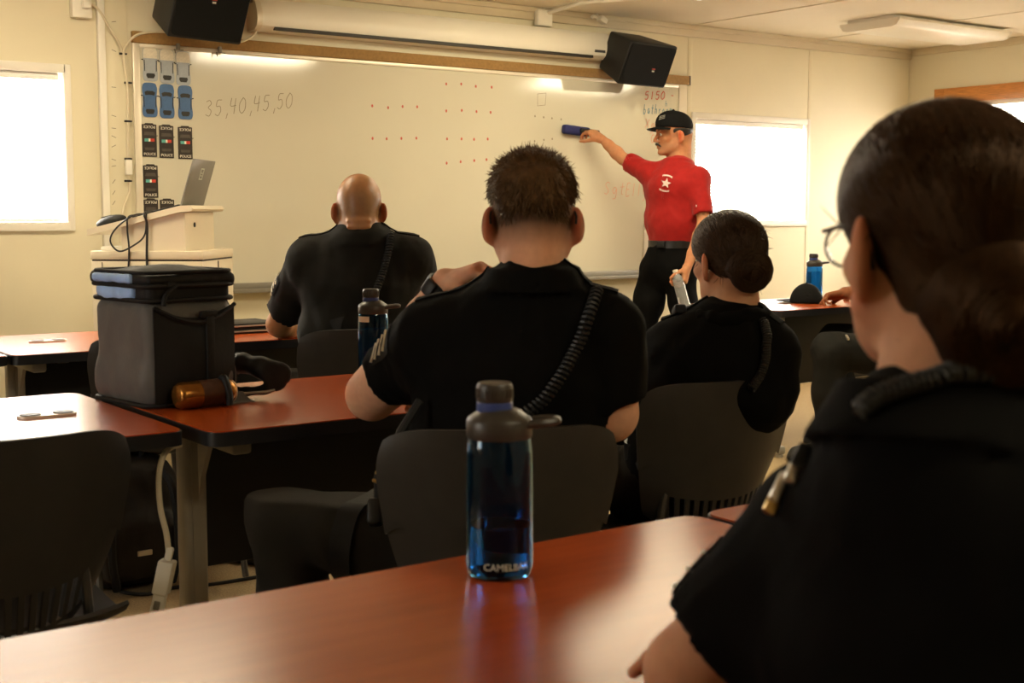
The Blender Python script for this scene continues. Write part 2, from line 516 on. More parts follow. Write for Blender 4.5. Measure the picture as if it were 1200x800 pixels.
# ------------------------------------------------------------------ shell
S('floor', MB().box2((XL - .1, YF - .1, -.1), (XR + .1, YB + .1, 0)), M['carpet'])
cb = MB().box2((XL - .1, YF - .1, HC), (XR + .1, YB + .1, HC + .1))
ceil = S('ceiling', cb, M['ceiling'])
for i, x in enumerate((1.2, 2.41, 3.63, 4.85, 6.06, 7.27)):
    S('trim_%d' % (10 + i), MB().box2((x - .012, YF, HC - .006), (x + .012, YB, HC + .01), .002), M['ceiling'])
W1 = (0.90, 2.01, 1.163, 1.89); W2 = (6.10, 7.19, 1.155, 1.845)
def wall_y(name, y0, y1, holes):
    m = MB(); xs = XL - .1
    for a, b, z0, z1 in holes:
        m.box2((xs, y0, 0), (a, y1, HC)); m.box2((a, y0, 0), (b, y1, z0)); m.box2((a, y0, z1), (b, y1, HC)); xs = b
    m.box2((xs, y0, 0), (XR + .1, y1, HC)); return S(name, m, M['wall'])
wall_y('wall_back', YB, YB + .1, [W1, W2])
wall_y('wall_front', YF - .1, YF, [])
W3 = (4.95, 6.10, 1.05, 2.025)   # on the right wall, along y
m = MB(); m.box2((XR, YF, 0), (XR + .1, W3[0], HC)); m.box2((XR, W3[1], 0), (XR + .1, YB, HC))
m.box2((XR, W3[0], 0), (XR + .1, W3[1], W3[2])); m.box2((XR, W3[0], W3[3]), (XR + .1, W3[1], HC)); S('wall_right', m, M['wall'])
W4 = (2.30, 3.40, 1.155, 1.86)   # on the left wall, along y
m = MB(); m.box2((XL - .1, YF, 0), (XL, W4[0], HC)); m.box2((XL - .1, W4[1], 0), (XL, YB, HC))
m.box2((XL - .1, W4[0], 0), (XL, W4[1], W4[2])); m.box2((XL - .1, W4[0], W4[3]), (XL, W4[1], HC)); S('wall_left', m, M['wall'])
m = MB(); m.box2((XL - .06, W4[0] - .03, W4[2] - .03), (XL + .014, W4[0] + .012, W4[3] + .03), .004).box2((XL - .06, W4[1] - .012, W4[2] - .03), (XL + .014, W4[1] + .03, W4[3] + .03), .004)
m.box2((XL - .06, W4[0], W4[2] - .03), (XL + .018, W4[1], W4[2] + .012), .004).box2((XL - .06, W4[0], W4[3] - .012), (XL + .014, W4[1], W4[3] + .03), .004)
win4 = S('window_4', m, M['frame']); MB().box2((XL - .09, W4[0], W4[2]), (XL - .07, W4[1], W4[3])).build('pane', M['day'], win4)
# panel joints, crown and base trims
for i, x in enumerate((6.06, 7.215)):
    S('trim_%d' % (20 + i), MB().box2((x - .020, YB - .0025, .1), (x + .020, YB + .002, HC - .08), .001), M['wall'])
S('trim_1', MB().box2((XL, YB - .022, HC - .075), (XR, YB, HC), .004).box2((XL, YB - .034, HC - .03), (XR, YB - .02, HC), .004), M['trim'])
S('trim_2', MB().box2((XR - .02, YF, HC - .05), (XR, YB - .03, HC), .004), M['trim'])
S('baseboard_back', MB().box2((XL, YB - .014, 0), (XR, YB, .10), .003), M['trim'])
S('baseboard_right', MB().box2((XR - .014, YF, 0), (XR, YB - .014, .10), .003), M['trim'])

def window(n, a, b, z0, z1, wood=False, axis='y'):
    def pt(s, dpt, z): return (s, YB + dpt, z) if axis == 'y' else (XR + dpt, s, z)
    def bx(mb, s0, s1, d0, d1, za, zb, bev=.004):
        p, q = pt(s0, d0, za), pt(s1, d1, zb); return mb.box2([min(x, y) for x, y in zip(p, q)], [max(x, y) for x, y in zip(p, q)], bev)
    fw, out = (.095, -.02) if wood else (.03, -.014)
    fm = M['oak'] if wood else M['frame']
    w = MB()
    bx(w, a - fw * .8, a + .012, out, .06, z0 - fw, z1 + fw); bx(w, b - .012, b + fw * .8, out, .06, z0 - fw, z1 + fw)
    bx(w, a, b, out, .06, z1 - .012, z1 + fw); bx(w, a, b, out - .006, .06, z0 - fw, z0 + .012)
    win = S('window_%d' % n, w, fm)
    p = MB(); bx(p, a, b, .07, .09, z0, z1, 0); pane = p.build('pane', M['day'], win)
    return win
for n, (a, b, z0, z1) in ((1, W1), (2, W2)): window(n, a, b, z0, z1)
window(3, *W3, wood=True, axis='x')

def blind(label, a, b, z0, z1, axis='y'):
    t = thing('window_blind', label, 'blind', (((a + b) / 2, YB + .03, z0) if axis == 'y' else (XR + .03, (a + b) / 2, z0)), 0 if axis == 'y' else -PI / 2, 'window blinds')
    w = (b - a) - .05; h = z1 - z0
    MB().box2((-w / 2, -.018, h - .045), (w / 2, .018, h - .012), .004).build('headrail', M['slat'], t)
    s = MB(); n = int((h - .09) / .022)
    for i in range(n):
        z = .04 + i * .022
        s.box((0, 0, z), (w - .02, .0235, .0009), 0, (math.radians(28), 0, 0))
    s.build('slats', M['slat'], t, smooth=False)
    MB().box2((-w / 2 + .01, -.012, .014), (w / 2 - .01, .012, .028), .003).build('bottom_rail', M['slat'], t)
    for x in (-w * .36, 0, w * .36): MB().tube([(x, -.013, .02), (x, -.013, h - .04)], .0007, 5).build('ladder_cord', M['slat'], t)
    return t
blind('white slatted blind bright with daylight, in the window left of the lectern', *W1)
blind('white slatted blind glowing with daylight, in the window behind the instructor in red', *W2)
blind('white slatted blind in the orange wood-framed window on the right wall', *W3, axis='x')

# ------------------------------------------------------------------ ceiling lamps
def lamp(label, x0, x1, y0, y1, lit, dark_end=False):
    t = thing('ceiling_light', label, 'ceiling light', ((x0 + x1) / 2, (y0 + y1) / 2, HC), 0, 'fluorescent ceiling lights')
    lx, ly = (x1 - x0) / 2, (y1 - y0) / 2
    MB().box2((-lx + .01, -ly + .05, -.02), (lx - .01, ly - .05, -.001), .003).build('housing', M['white'], t)
    prof = [(-ly, -.02), (-ly, -.032), (-ly + .025, -.062), (-ly + .06, -.072), (ly - .06, -.072), (ly - .025, -.062), (ly, -.032), (ly, -.02)]
    MB().prism([(y, z) for y, z in prof], 2 * lx - .03, (-lx + .015, 0, 0), ((0, 1, 0), (0, 0, 1))).build('lens', M['lit2'] if lit == 2 else M['lit'] if lit else M['lens'], t)
    for s in (-1, 1):
        MB().prism([(y * 1.015, z - .001) for y, z in prof], .014, (s * (lx - .007) - .007, 0, 0), ((0, 1, 0), (0, 0, 1))).build('end_cap', M['white'], t)
    return t
lamp('unlit cream wraparound ceiling light near the right corner of the room', 6.72, 7.88, 5.28, 5.74, False)
lamp('lit ceiling light cut off by the top edge, left of the unlit cream light', 3.90, 5.08, 4.90, 5.36, True)
lamp('lit ceiling light out of the frame above the lectern side of the front tables', 1.10, 2.28, 4.88, 5.34, True)
lamp('lit ceiling light out of the frame behind the nearest table', 1.0, 2.18, -.75, -.29, True)
lamp('lit ceiling light out of the frame over the front tables', 3.80, 4.72, 3.30, 3.76, 2)
lamp('lit ceiling light out of the frame over the right-hand tables', 7.05, 8.15, 3.00, 3.46, 2)

# ------------------------------------------------------------------ whiteboard
BX0, BX1, BZ0, BZ1 = 2.335, 6.02, .835, 2.085
wb = thing('whiteboard', 'long white dry-erase board with marker writing on the back wall', 'whiteboard', ((BX0 + BX1) / 2, YB, BZ0))
MB().box2((BX0 + .02, YB - .014, BZ0), (BX1 - .02, YB - .001, BZ1 - .05)).build('writing_surface', M['board'], wb, world=True)
f = MB().box2((BX0, YB - .022, BZ0 - .02), (BX0 + .035, YB - .001, BZ1 - .04), .003).box2((BX1 - .07, YB - .022, BZ0 - .02), (BX1, YB - .001, BZ1 - .04), .003)
f.box2((BX0 + .035, YB - .02, BZ1 - .062), (BX1 - .07, YB - .001, BZ1 - .04), .003)
f.build('board_frame', M['alu'], wb, world=True)
MB().box2((BX0, YB - .03, BZ1 - .04), (BX1 + .012, YB - .001, BZ1 + .016), .003).build('map_rail', M['cork'], wb, world=True)
MB().box2((BX1 + .012, YB - .031, BZ1 - .042), (BX1 + .022, YB - .001, BZ1 + .018), .002).build('rail_end_cap', M['greyplastic'], wb, world=True)
tr = MB().box2((BX0, YB - .075, BZ0 - .028), (BX1, YB - .001, BZ0 - .018), .003).box2((BX0, YB - .03, BZ0 - .02), (BX1, YB - .001, BZ0 + .02), .003)
tr.box2((BX0, YB - .078, BZ0 - .03), (BX1, YB - .07, BZ0 - .008), .002); tr.build('marker_tray', M['traygrey'], wb, world=True)
for u in (209, 258):
    p = on_y(u, 50, YB - .04)
    MB().box((p[0], YB - .035, BZ1 - .045), (.018, .014, .03), .003).box((p[0], YB - .042, BZ1 - .062), (.05, .006, .006), .002).tube([(p[0] - .02, YB - .042, BZ1 - .06), (p[0] - .02, YB - .05, BZ1 - .08)], .003, 6).build('rail_hook', M['traygrey'], wb, world=True)

GLY = {'0': [[(.5, 1), (.1, .6), (.15, .15), (.5, 0), (.85, .3), (.8, .8), (.45, 1)]],
 '1': [[(.5, 1), (.45, 0)]], '3': [[(.1, .9), (.5, 1), (.75, .8), (.4, .55), (.8, .35), (.6, .03), (.1, .1)]],
 '4': [[(.2, 1), (.15, .5), (.85, .55)], [(.75, 1), (.65, 0)]],
 '5': [[(.85, 1), (.3, .95), (.22, .58), (.65, .6), (.8, .3), (.5, 0), (.1, .08)]],
 ',': [[(.5, .1), (.35, -.25)]],
 'S': [[(.85, .9), (.5, 1), (.2, .78), (.5, .5), (.75, .25), (.45, 0), (.1, .1)]],
 'g': [[(.8, .5), (.4, .55), (.2, .25), (.5, .05), (.8, .45), (.75, -.3), (.3, -.4)]], 't': [[(.5, .95), (.45, .1), (.7, 0)], [(.15, .6), (.85, .62)]],
 'E': [[(.85, 1), (.2, .95), (.15, 0), (.85, .05)], [(.2, .5), (.7, .52)]], 'l': [[(.5, 1), (.45, 0)]],
 'y': [[(.2, .5), (.35, .15), (.7, .2)], [(.85, .55), (.7, -.2), (.35, -.4)]],
 'b': [[(.25, 1), (.2, 0), (.6, .05), (.75, .35), (.3, .5)]], 'a': [[(.75, .5), (.35, .5), (.2, .2), (.5, .05), (.75, .4), (.8, 0)]],
 'h': [[(.25, 1), (.2, 0)], [(.22, .4), (.6, .5), (.7, 0)]], 'r': [[(.3, .5), (.28, 0)], [(.28, .35), (.7, .5)]],
 'o': [[(.5, .5), (.2, .3), (.4, .03), (.75, .2), (.5, .5)]], 'm': [[(.1, 0), (.15, .5), (.4, .45), (.42, 0)], [(.42, .4), (.75, .5), (.8, 0)]],
 'X': [[(.1, 1), (.9, 0)], [(.9, .95), (.1, .05)]], 'n': [[(.2, .5), (.2, 0)], [(.2, .4), (.65, .5), (.75, 0)]],
 'C': [[(.85, .9), (.4, 1), (.12, .5), (.4, .02), (.85, .12)]], 'Q': [[(.5, 1), (.1, .6), (.2, .1), (.7, .1), (.85, .6), (.5, 1)], [(.6, .3), (.95, -.05)]],
 'u': [[(.2, .55), (.25, .1), (.65, .1), (.75, .55), (.8, 0)]], 'i': [[(.5, .5), (.48, 0)]], '-': [[(.1, .5), (.9, .5)]]}
YW = YB - .0155
def stroke(mb, pts, w):
    P = spline(pts, 6 * len(pts)) if len(pts) > 2 else np.array([pts[0], pts[1]], float)
    L, R_ = [], []
    for i in range(len(P)):
        t = unit(P[min(i + 1, len(P) - 1)] - P[max(i - 1, 0)]); nn = np.array([-t[1], t[0]]); L.append(P[i] + nn * w / 2); R_.append(P[i] - nn * w / 2)
    mb.add([(p[0], YW, p[1]) for p in L + R_], [(i, i + 1, len(P) + i + 1, len(P) + i) for i in range(len(P) - 1)])
def write(mb, s, x, z, h, adv, w=.004, slope=0.0):
    for ch in s:
        for st in GLY.get(ch, []):
            stroke(mb, [(x + px * adv * .8 + py * h * .12, z + py * h) for px, py in st], w)
        x += adv * (.55 if ch in ',' else 1); z += slope * adv
def ink(name, mb, m, label): o = mb.build(name, m, wb, smooth=False, world=True); o['label'] = label
k = MB(); write(k, '35,40,45,50', 2.70, 1.705, .08, .052, .0034, .12); ink('marker_writing', k, M['grey_ink'], 'numbers 35,40,45,50 in dark marker')
k = MB()
def dots(u0, v0, u1, v1, n, mb, r=.008):
    a, b = on_y(u0, v0, YW), on_y(u1, v1, YW)
    for i in range(n):
        c = a + (b - a) * i / (n - 1); dx, dz = rng.uniform(-.006, .006, 2)
        mb.prism([(c[0] + dx + r * .8 * math.cos(q), c[2] + dz + r * 1.1 * math.sin(q)) for q in np.linspace(0, 2 * PI, 9)[:-1]], -.0008, (0, YW, 0), ((1, 0, 0), (0, 0, 1)))
for q in ((436, 125, 490, 126), (436, 162, 488, 162), (522, 99, 576, 101), (524, 130, 575, 131), (525, 162, 571, 162), (524, 192, 571, 187)): dots(*q, 4, k)
ink('marker_dots', k, M['red_ink'], 'rows of red marker dots')
k = MB(); dots(627, 137, 658, 139, 4, k, .006); dots(626, 165, 647, 163, 3, k, .006)
r = [on_y(u, v, YW) for u, v in ((630, 110), (640, 109), (639, 123), (630, 124), (630, 110))]
for a, b in zip(r[:-1], r[1:]): stroke(k, [(a[0], a[2]), (b[0], b[2])], .003)
ink('marker_sketch', k, M['grey_ink'], 'small sketched rectangle and faint dots')
k = MB(); write(k, '5150', 5.655, 1.935, .05, .046, .007, .06); write(k, '-', 5.88, 1.95, .04, .03, .006); ink('marker_writing', k, M['red_ink'], 'red number 5150 at the upper right of the board')
k = MB(); write(k, 'bathroom', 5.645, 1.845, .06, .032, .005, .04); write(k, 'h', 5.83, 1.90, .035, .03, .004); ink('marker_writing', k, M['blue_ink'], 'blue handwritten word')
k = MB(); write(k, 'Xan', 5.66, 1.755, .06, .05, .006); write(k, 'X', 5.70, 1.715, .04, .05, .005); write(k, 'C', 5.71, 1.665, .05, .045, .006); ink('marker_writing', k, M['faint_ink'], 'red letters beside the black cap')
k = MB(); write(k, 'Sgt', 5.325, 1.335, .075, .062, .005); write(k, 'Elly', 5.505, 1.325, .08, .045, .005); ink('marker_writing', k, M['faint_ink'], 'faint red words Sgt Elly')
k = MB(); write(k, 'm r n', 5.66, 2.0, .03, .05, .005); ink('marker_writing', k, M['green_ink'], 'half-erased green scribble')
k = MB()
for i in range(0):
    c = on_y(668 + 7 * i % 40, 205 - 4 * i, YW)
    stroke(k, [(c[0] - .05 + rng.uniform(-.03, .03), c[2] - .06), (c[0] + rng.uniform(-.05, .05), c[2]), (c[0] + .04, c[2] + .05 + rng.uniform(-.02, .02))], .012)
#ink('erased_smudge', k, M['smudge'], 'grey smudges where writing was wiped off')

# notice on the board
nt = thing('paper_notice', 'white printed sheet on the board behind the hip of the instructor in red', 'notice', (5.72, YB - .016, .885))
MB().box2((-.06, -.002, 0), (.06, 0, .225), .0005).build('sheet', M['paper'], nt)
q = MB(); YW0 = YW; YW = YB - .0185
write(q, 'Qui', 5.655, 1.128, .032, .026, .004)
for i in range(5): stroke(q, [(5.70, 1.06 - i * .03), (5.70 + .03 + .01 * (i % 3), 1.055 - i * .03)], .006)
o = q.build('print', M['grey_ink'], nt, smooth=False, world=True); o['label'] = 'dark heading and lines'
YW = YW0

# ------------------------------------------------------------------ car magnets
M['carpale'] = mat('pale_blue_car_print', (.34, .37, .40), .45, noise=.05, nscale=60)
M['carblue'] = mat('blue_car_print', (.055, .125, .27), .4, noise=.06, nscale=60)
M['carwhite'] = mat('washed_out_print', (.66, .60, .47), .5, noise=.1, nscale=120)
M['carglass'] = mat('car_window_print', (.016, .015, .013), .35, noise=.1, nscale=60)
M['polblack'] = mat('police_car_print', (.022, .015, .011), .45, noise=.15, nscale=80)
M['polred'] = mat('red_light_print', (.50, .04, .02), .5, noise=.05, nscale=60)
M['polteal'] = mat('teal_light_print', (.09, .36, .33), .5, noise=.05, nscale=60)
M['polgrey'] = mat('grey_print', (.07, .055, .045), .5, noise=.1, nscale=60)
XZ = ((1, 0, 0), (0, 0, 1))
def car_outline(w, h):
    half = [(0, h / 2), (.25, h / 2 * .985), (.40, h / 2 * .93), (.47, h / 2 * .80), (.5, h * .30), (.46, h * .12), (.45, -h * .1), (.5, -h * .28), (.48, -h * .42), (.36, -h * .49), (0, -h * .5)]
    P = [(x * w, z) for x, z in half]; P = P + [(-x, z) for x, z in P[-2:0:-1]]
    return [(float(q[0]), float(q[1])) for q in spline([(x, z, 0) for x, z in P + P[:1]], 60)[:-1]]
def civ_car(label, cx, cz, blue, w=.076, h=.168):
    t = thing('car_magnet', label, 'magnet', (cx, YB - .0150, cz), 0, 'car magnets on the whiteboard')
    MB().prism(car_outline(w, h), .003, (0, 0, 0), XZ).build('car_body', M['carblue' if blue else 'carpale'], t)
    ws = [(-.3 * w, h * .13), (-.36 * w, h * .22), (-.2 * w, h * .26), (.2 * w, h * .26), (.36 * w, h * .22), (.3 * w, h * .13), (0, h * .15)]
    rw = [(-.26 * w, -h * .27), (.26 * w, -h * .27), (.3 * w, -h * .33), (.2 * w, -h * .41), (-.2 * w, -h * .41), (-.3 * w, -h * .33)]
    if blue: MB().prism(ws, .001, (0, -.003, 0), XZ).build('windscreen', M['carglass'], t)
    MB().prism(rw, .001, (0, -.003, 0), XZ).build('rear_window', M['carglass'], t)
    for s in (-1, 1):
        g = MB().prism([(s * .38 * w, h * .12), (s * .43 * w, h * .1), (s * .41 * w, -h * .2), (s * .36 * w, -h * .22)], .001, (0, -.003, 0), XZ)
        g.build('side_window', M['carglass'], t)
        MB().prism([(s * .46 * w, h * .1), (s * .58 * w, h * .11), (s * .58 * w, h * .14), (s * .46 * w, h * .13)], .003, (0, 0, 0), XZ).build('side_mirror', M['carglass'], t)
    rf = MB().prism([(-.29 * w, h * .11), (.29 * w, h * .11), (.27 * w, -h * .24), (-.27 * w, -h * .24)], .0012, (0, -.003, 0), XZ)
    rf.build('car_roof', M['carblue' if blue else 'carpale'], t)
    if not blue:
        q = car_outline(w * .96, h * .97); q = [p for p in q if p[1] > h * .13]
        o = MB().prism(q, .001, (0, -.003, 0), XZ).build('worn_hood', M['carwhite'], t); o['label'] = 'front end worn pale'
    return t
P_ = lambda u, v: on_y(u, v, YB - .016)
for (u, v, lb) in ((176, 75, 'pale blue car magnet with worn hood, first in the top row nearest the frame'), (195.5, 77.5, 'pale blue car magnet with worn hood, middle of the top row'), (214.5, 80, 'pale blue car magnet with worn hood, third in the top row')):
    p = P_(u, v); civ_car(lb, p[0], p[2], False)
for (u, v, lb) in ((175.5, 117, 'bright blue car magnet, first in the second row nearest the frame'), (195.5, 118.5, 'bright blue car magnet, middle of the second row'), (217, 120, 'bright blue car magnet, third in the second row beside the numbers')):
    p = P_(u, v); civ_car(lb, p[0], p[2], True)
def pol_car(label, cx, cz, w=.074, h=.165):
    t = thing('police_car_magnet', label, 'magnet', (cx, YB - .0150, cz), 0, 'police car magnets on the whiteboard')
    ol = [(-.5 * w, -h * .49), (-.47 * w, -h * .5), (.47 * w, -h * .5), (.5 * w, -h * .49), (.5 * w, h * .46), (.3 * w, h * .47), (.26 * w, h * .5), (-.26 * w, h * .5), (-.3 * w, h * .47), (-.5 * w, h * .46)]
    MB().prism(ol, .003, (0, 0, 0), XZ).prism([(.5 * w, h * .12), (.58 * w, h * .12), (.58 * w, h * .15), (.5 * w, h * .14)], .003, (0, 0, 0), XZ).build('car_body', M['polblack'], t)
    MB().prism([(-.38 * w, h * .14), (.38 * w, h * .14), (.32 * w, h * .24), (-.32 * w, h * .24)], .0008, (0, -.003, 0), XZ).build('windscreen', M['polgrey'], t)
    MB().prism([(-.3 * w, -h * .3), (.3 * w, -h * .3), (.34 * w, -h * .22), (-.34 * w, -h * .22)], .0008, (0, -.003, 0), XZ).build('rear_window', M['polgrey'], t)
    lb = MB().prism([(-.34 * w, -h * .045), (-.06 * w, -h * .045), (-.06 * w, h * .045), (-.34 * w, h * .045)], .001, (0, -.003, 0), XZ, 0)
    lb.prism([(-.06 * w, -h * .045), (.06 * w, -h * .045), (.06 * w, h * .045), (-.06 * w, h * .045)], .001, (0, -.003, 0), XZ, 1)
    lb.prism([(.06 * w, -h * .045), (.34 * w, -h * .045), (.34 * w, h * .045), (.06 * w, h * .045)], .001, (0, -.003, 0), XZ, 2)
    lb.build('light_bar', [M['polteal'], M['paper'], M['polred']], t)
    for z, rot in ((-h * .42, 0), (h * .39, PI)):
        me = text_mesh('POLICE', .0185); me.materials.append(M['paper'])
        me.transform(Matrix.Translation((0, -.0036, z)) @ Matrix.Rotation(PI / 2, 4, 'X') @ Matrix.Rotation(rot, 4, 'Z'))
        o = link('lettering', me, t); o['label'] = 'white word POLICE'
    return t
for (u, v, lb) in ((175, 164, 'black police car magnet, first in the row under the blue cars'), (195, 165.5, 'black police car magnet, middle of the row under the blue cars'), (217, 167, 'black police car magnet, third in the row under the blue cars'),
                   (176.5, 212, 'black police car magnet alone in its row, left of the laptop'), (177, 252, 'black police car magnet half hidden behind the lectern, nearer the board frame'), (196, 252, 'black police car magnet half hidden behind the lectern, nearer the laptop')):
    p = P_(u, v); pol_car(lb, p[0], p[2])

# ------------------------------------------------------------------ things along the top of the back wall
def loudspeaker(label, cx, cz, yb, w, h, dpt, tilt, yaw, logo):
    """trapezoid box: front wide, back narrow, hung tilted down"""
    t = thing('loudspeaker', label, 'loudspeaker', (cx, yb, cz), 0, 'wall loudspeakers')
    b = bmesh.new(); bmesh.ops.create_cube(b, size=1)
    for v in b.verts:
        fr = v.co.y < 0
        v.co.x *= w * (1.0 if fr else .62); v.co.z *= h * (1.0 if fr else .86); v.co.y *= dpt
    bmesh.ops.bevel(b, geom=b.edges[:], offset=.014, segments=3, profile=.5, affect='EDGES')
    R = Matrix.Rotation(yaw, 4, 'Z') @ Matrix.Rotation(tilt, 4, 'X')
    off = Vector((0, -dpt * .72, 0)); T = Matrix.Translation(off) @ R
    bmesh.ops.transform(b, matrix=T, verts=b.verts)
    MB().bm(b).build('cabinet', M['black'], t)
    g = MB(); g.prism(rrect(w * .93, h * .9, .02), .006, (0, -dpt / 2 - .001, 0), XZ)
    o = g.build('grille', M['grille'], t); o.data.transform(T)
    br = MB().box((0, -.035, 0), (.05, .07, .05), .006).box((0, -.006, 0), (.10, .012, .12), .004); br.build('wall_bracket', M['greyplastic'], t)
    for (dx, dz, ww, hh, cc) in ((0, .012, .028, .007, 'polred'), (0, -.002, .02, .009, 'pale')):
        o = MB().box((logo[0] + dx, -dpt / 2 - .008, logo[1] + dz), (ww, .002, hh)).build('badge', M[cc], t); o.data.transform(T); o['label'] = 'small red and grey maker badge'
    return t
p = on_y(243, 6, 6.16); loudspeaker('large black loudspeaker cut off by the top edge, above the car magnets', p[0] - .03, p[2] + .03, YB, .44, .33, .27, math.radians(22), math.radians(14), (.0, .03))
p = on_y(747, 68, 6.22); loudspeaker('black loudspeaker above the right end of the whiteboard', p[0] - .02, p[2], YB, .44, .27, .26, math.radians(24), math.radians(8), (.05, -.03))

ps = thing('projector_screen', 'long white retracted projection screen case above the whiteboard', 'projector screen', (4.14, YB, 2.14))
L0, L1 = 2.98, 5.30
prof = [(-.001, .0), (-.085, .0), (-.115, .02), (-.125, .055), (-.12, .09), (-.10, .135), (-.07, .162), (-.001, .165)]
MB().prism(prof, L1 - L0, (L0, YB, 2.148), ((0, 1, 0), (0, 0, 1))).build('case', M['white'], ps, world=True)
MB().box2((L0 + .07, YB - .121, 2.150), (L1 - .15, YB - .098, 2.166)).build('slot', M['dark_line'], ps, world=True)
for x0 in (L0 - .03, L1): MB().prism([(y * 1.02, z) for y, z in prof], .03, (x0, YB, 2.148), ((0, 1, 0), (0, 0, 1))).build('end_cap', M['alu'], ps, world=True)
MB().box2((L1 - .14, YB - .126, 2.185), (L1 - .06, YB - .117, 2.20)).build('badge', M['greyplastic'], ps, world=True)
hk = MB().tube(spline([(L0 - .02, YB - .06, 2.31), (L0 - .02, YB - .075, 2.33), (L0 - .03, YB - .05, 2.36), (L0 - .02, YB - .03, 2.39), (L0 - .05, YB - .03, 2.375)], 20), .005, 6); hk.box((L0 - .02, YB - .06, 2.30), (.03, .03, .03), .004)
hk.build('hanging_hook', M['traygrey'], ps, world=True)

jb = thing('junction_box', 'small square cream junction box under the ceiling, above the projection screen case', 'junction box', (4.83, YB - .023, 2.355))
MB().box2((-.055, -.04, -.035), (.055, 0, .06), .006).build('box', M['white'], jb); MB().box2((-.05, -.044, -.03), (.05, -.04, .055), .002).build('cover', M['white'], jb)
cd = thing('conduit', 'cream cable conduit running along the ceiling from the junction box', 'conduit', (4.83, YB - .03, HC - .02))
MB().tube([(0.02, -.03, -.012), (.02, -.35, .006), (.4, -1.2, .006)], .011, 8).build('pipe', M['white'], cd)
sp = thing('motion_sensor', 'small white ceiling sensor on a bent bracket left of the right loudspeaker', 'sensor', (5.24, YB - .035, HC - .005))
MB().tube(spline([(0, -.005, .0), (-.01, -.02, -.02), (-.045, -.03, -.015), (-.06, -.03, -.03)], 14), .010, 8).build('bracket', M['white'], sp)
MB().box((.02, -.035, -.035), (.055, .05, .035), .008, (0, .5, 0)).build('sensor_head', M['white'], sp)
ob = thing('wall_outlet', 'white wall outlet at the top left with a cream cord plugged in', 'outlet', (2.10, YB, 2.20))
MB().box2((-.06, -.045, -.06), (.035, 0, .06), .006).build('outlet_box', M['white'], ob)
MB().box((0.0, -.06, .0), (.035, .03, .035), .006).build('plug', M['white'], ob)
# vertical channel with marks, cord
ch = thing('cable_channel', 'tall cream vertical cable channel left of the whiteboard', 'cable channel', (2.19, YB, .1))
MB().box2((2.165, YB - .03, 1.02), (2.20, YB, 2.36), .004).build('cover_strip', M['white'], ch, world=True)
MB().box2((2.20, YB - .008, 1.02), (2.315, YB, 2.36), .002).build('back_plate', M['wall'], ch, world=True)
k = MB(); YW0 = YW; YW = YB - .0092
for v in (104, 233, 408, 540, 600, 636, 690, 745, 780):
    p = on_y(130, v / 4, YB); stroke(k, [(p[0], p[2]), (p[0] + .022, p[2] + rng.uniform(-.012, .012))], .003)
for v in (215, 228, 240): p = on_y(131, v, YB); stroke(k, [(p[0], p[2]), (p[0] + .015, p[2] + .02)], .003)
YW = YW0
k.build('pencil_marks', M['grey_ink'], ch, smooth=False, world=True)
cw = thing('drooping_cable', 'cream cord drooping from the outlet and tied down beside the whiteboard', 'cord', (2.27, YB - .02, 1.2))
pts = [on_y(u, v, YB - .03) for u, v in ((106, 4), (116, 12), (128, 32), (140, 52), (143, 63), (146, 80), (149, 98), (149.5, 130), (149.5, 186))]
MB().tube(spline(pts, 60), .0065, 7).build('cord', M['cable_w'], cw, world=True)
pts = [on_y(u, v, YB - .036) for u, v in ((149, 98), (145, 66), (147, 55), (157, 43), (172, 38), (192, 37))]
MB().tube(spline(pts, 40), .0065, 7).build('branch_cord', M['cable_w'], cw, world=True)
pts = [on_y(u, v, YB - .03) for u, v in ((150, 205), (152, 222), (146, 240), (142, 262), (141, 285))]
MB().tube(spline(pts, 30), .006, 7).build('lower_cord', M['cable_w'], cw, world=True)
p = on_y(150.5, 196, YB - .03); MB().box((p[0], p[1], p[2]), (.032, .028, .075), .006).build('cord_adapter', M['white'], cw, world=True)
for v in (63, 97, 142, 186, 212):
    p = on_y(149 if v > 70 else 143, v, YB - .03)
    o = MB().tube([(p[0] - .014, YB - .03 + .012 * math.sin(0), p[2]), (p[0] + .014, YB - .035, p[2])], .006, 6).box((p[0] + .016, YB - .03, p[2]), (.014, .012, .008)).build('cable_tie', M['cable_b'], cw, world=True)
cs = thing('speaker_wire', 'cream wire sagging from the left loudspeaker to the projection screen case', 'cord', (2.9, YB - .06, 2.1))
pts = [on_y(u, v, YB - .06) for u, v in ((262, 45), (275, 49), (288, 47), (298, 40), (303, 30))]
MB().tube(spline(pts, 24), .006, 7).build('wire', M['cable_w'], cs, world=True)
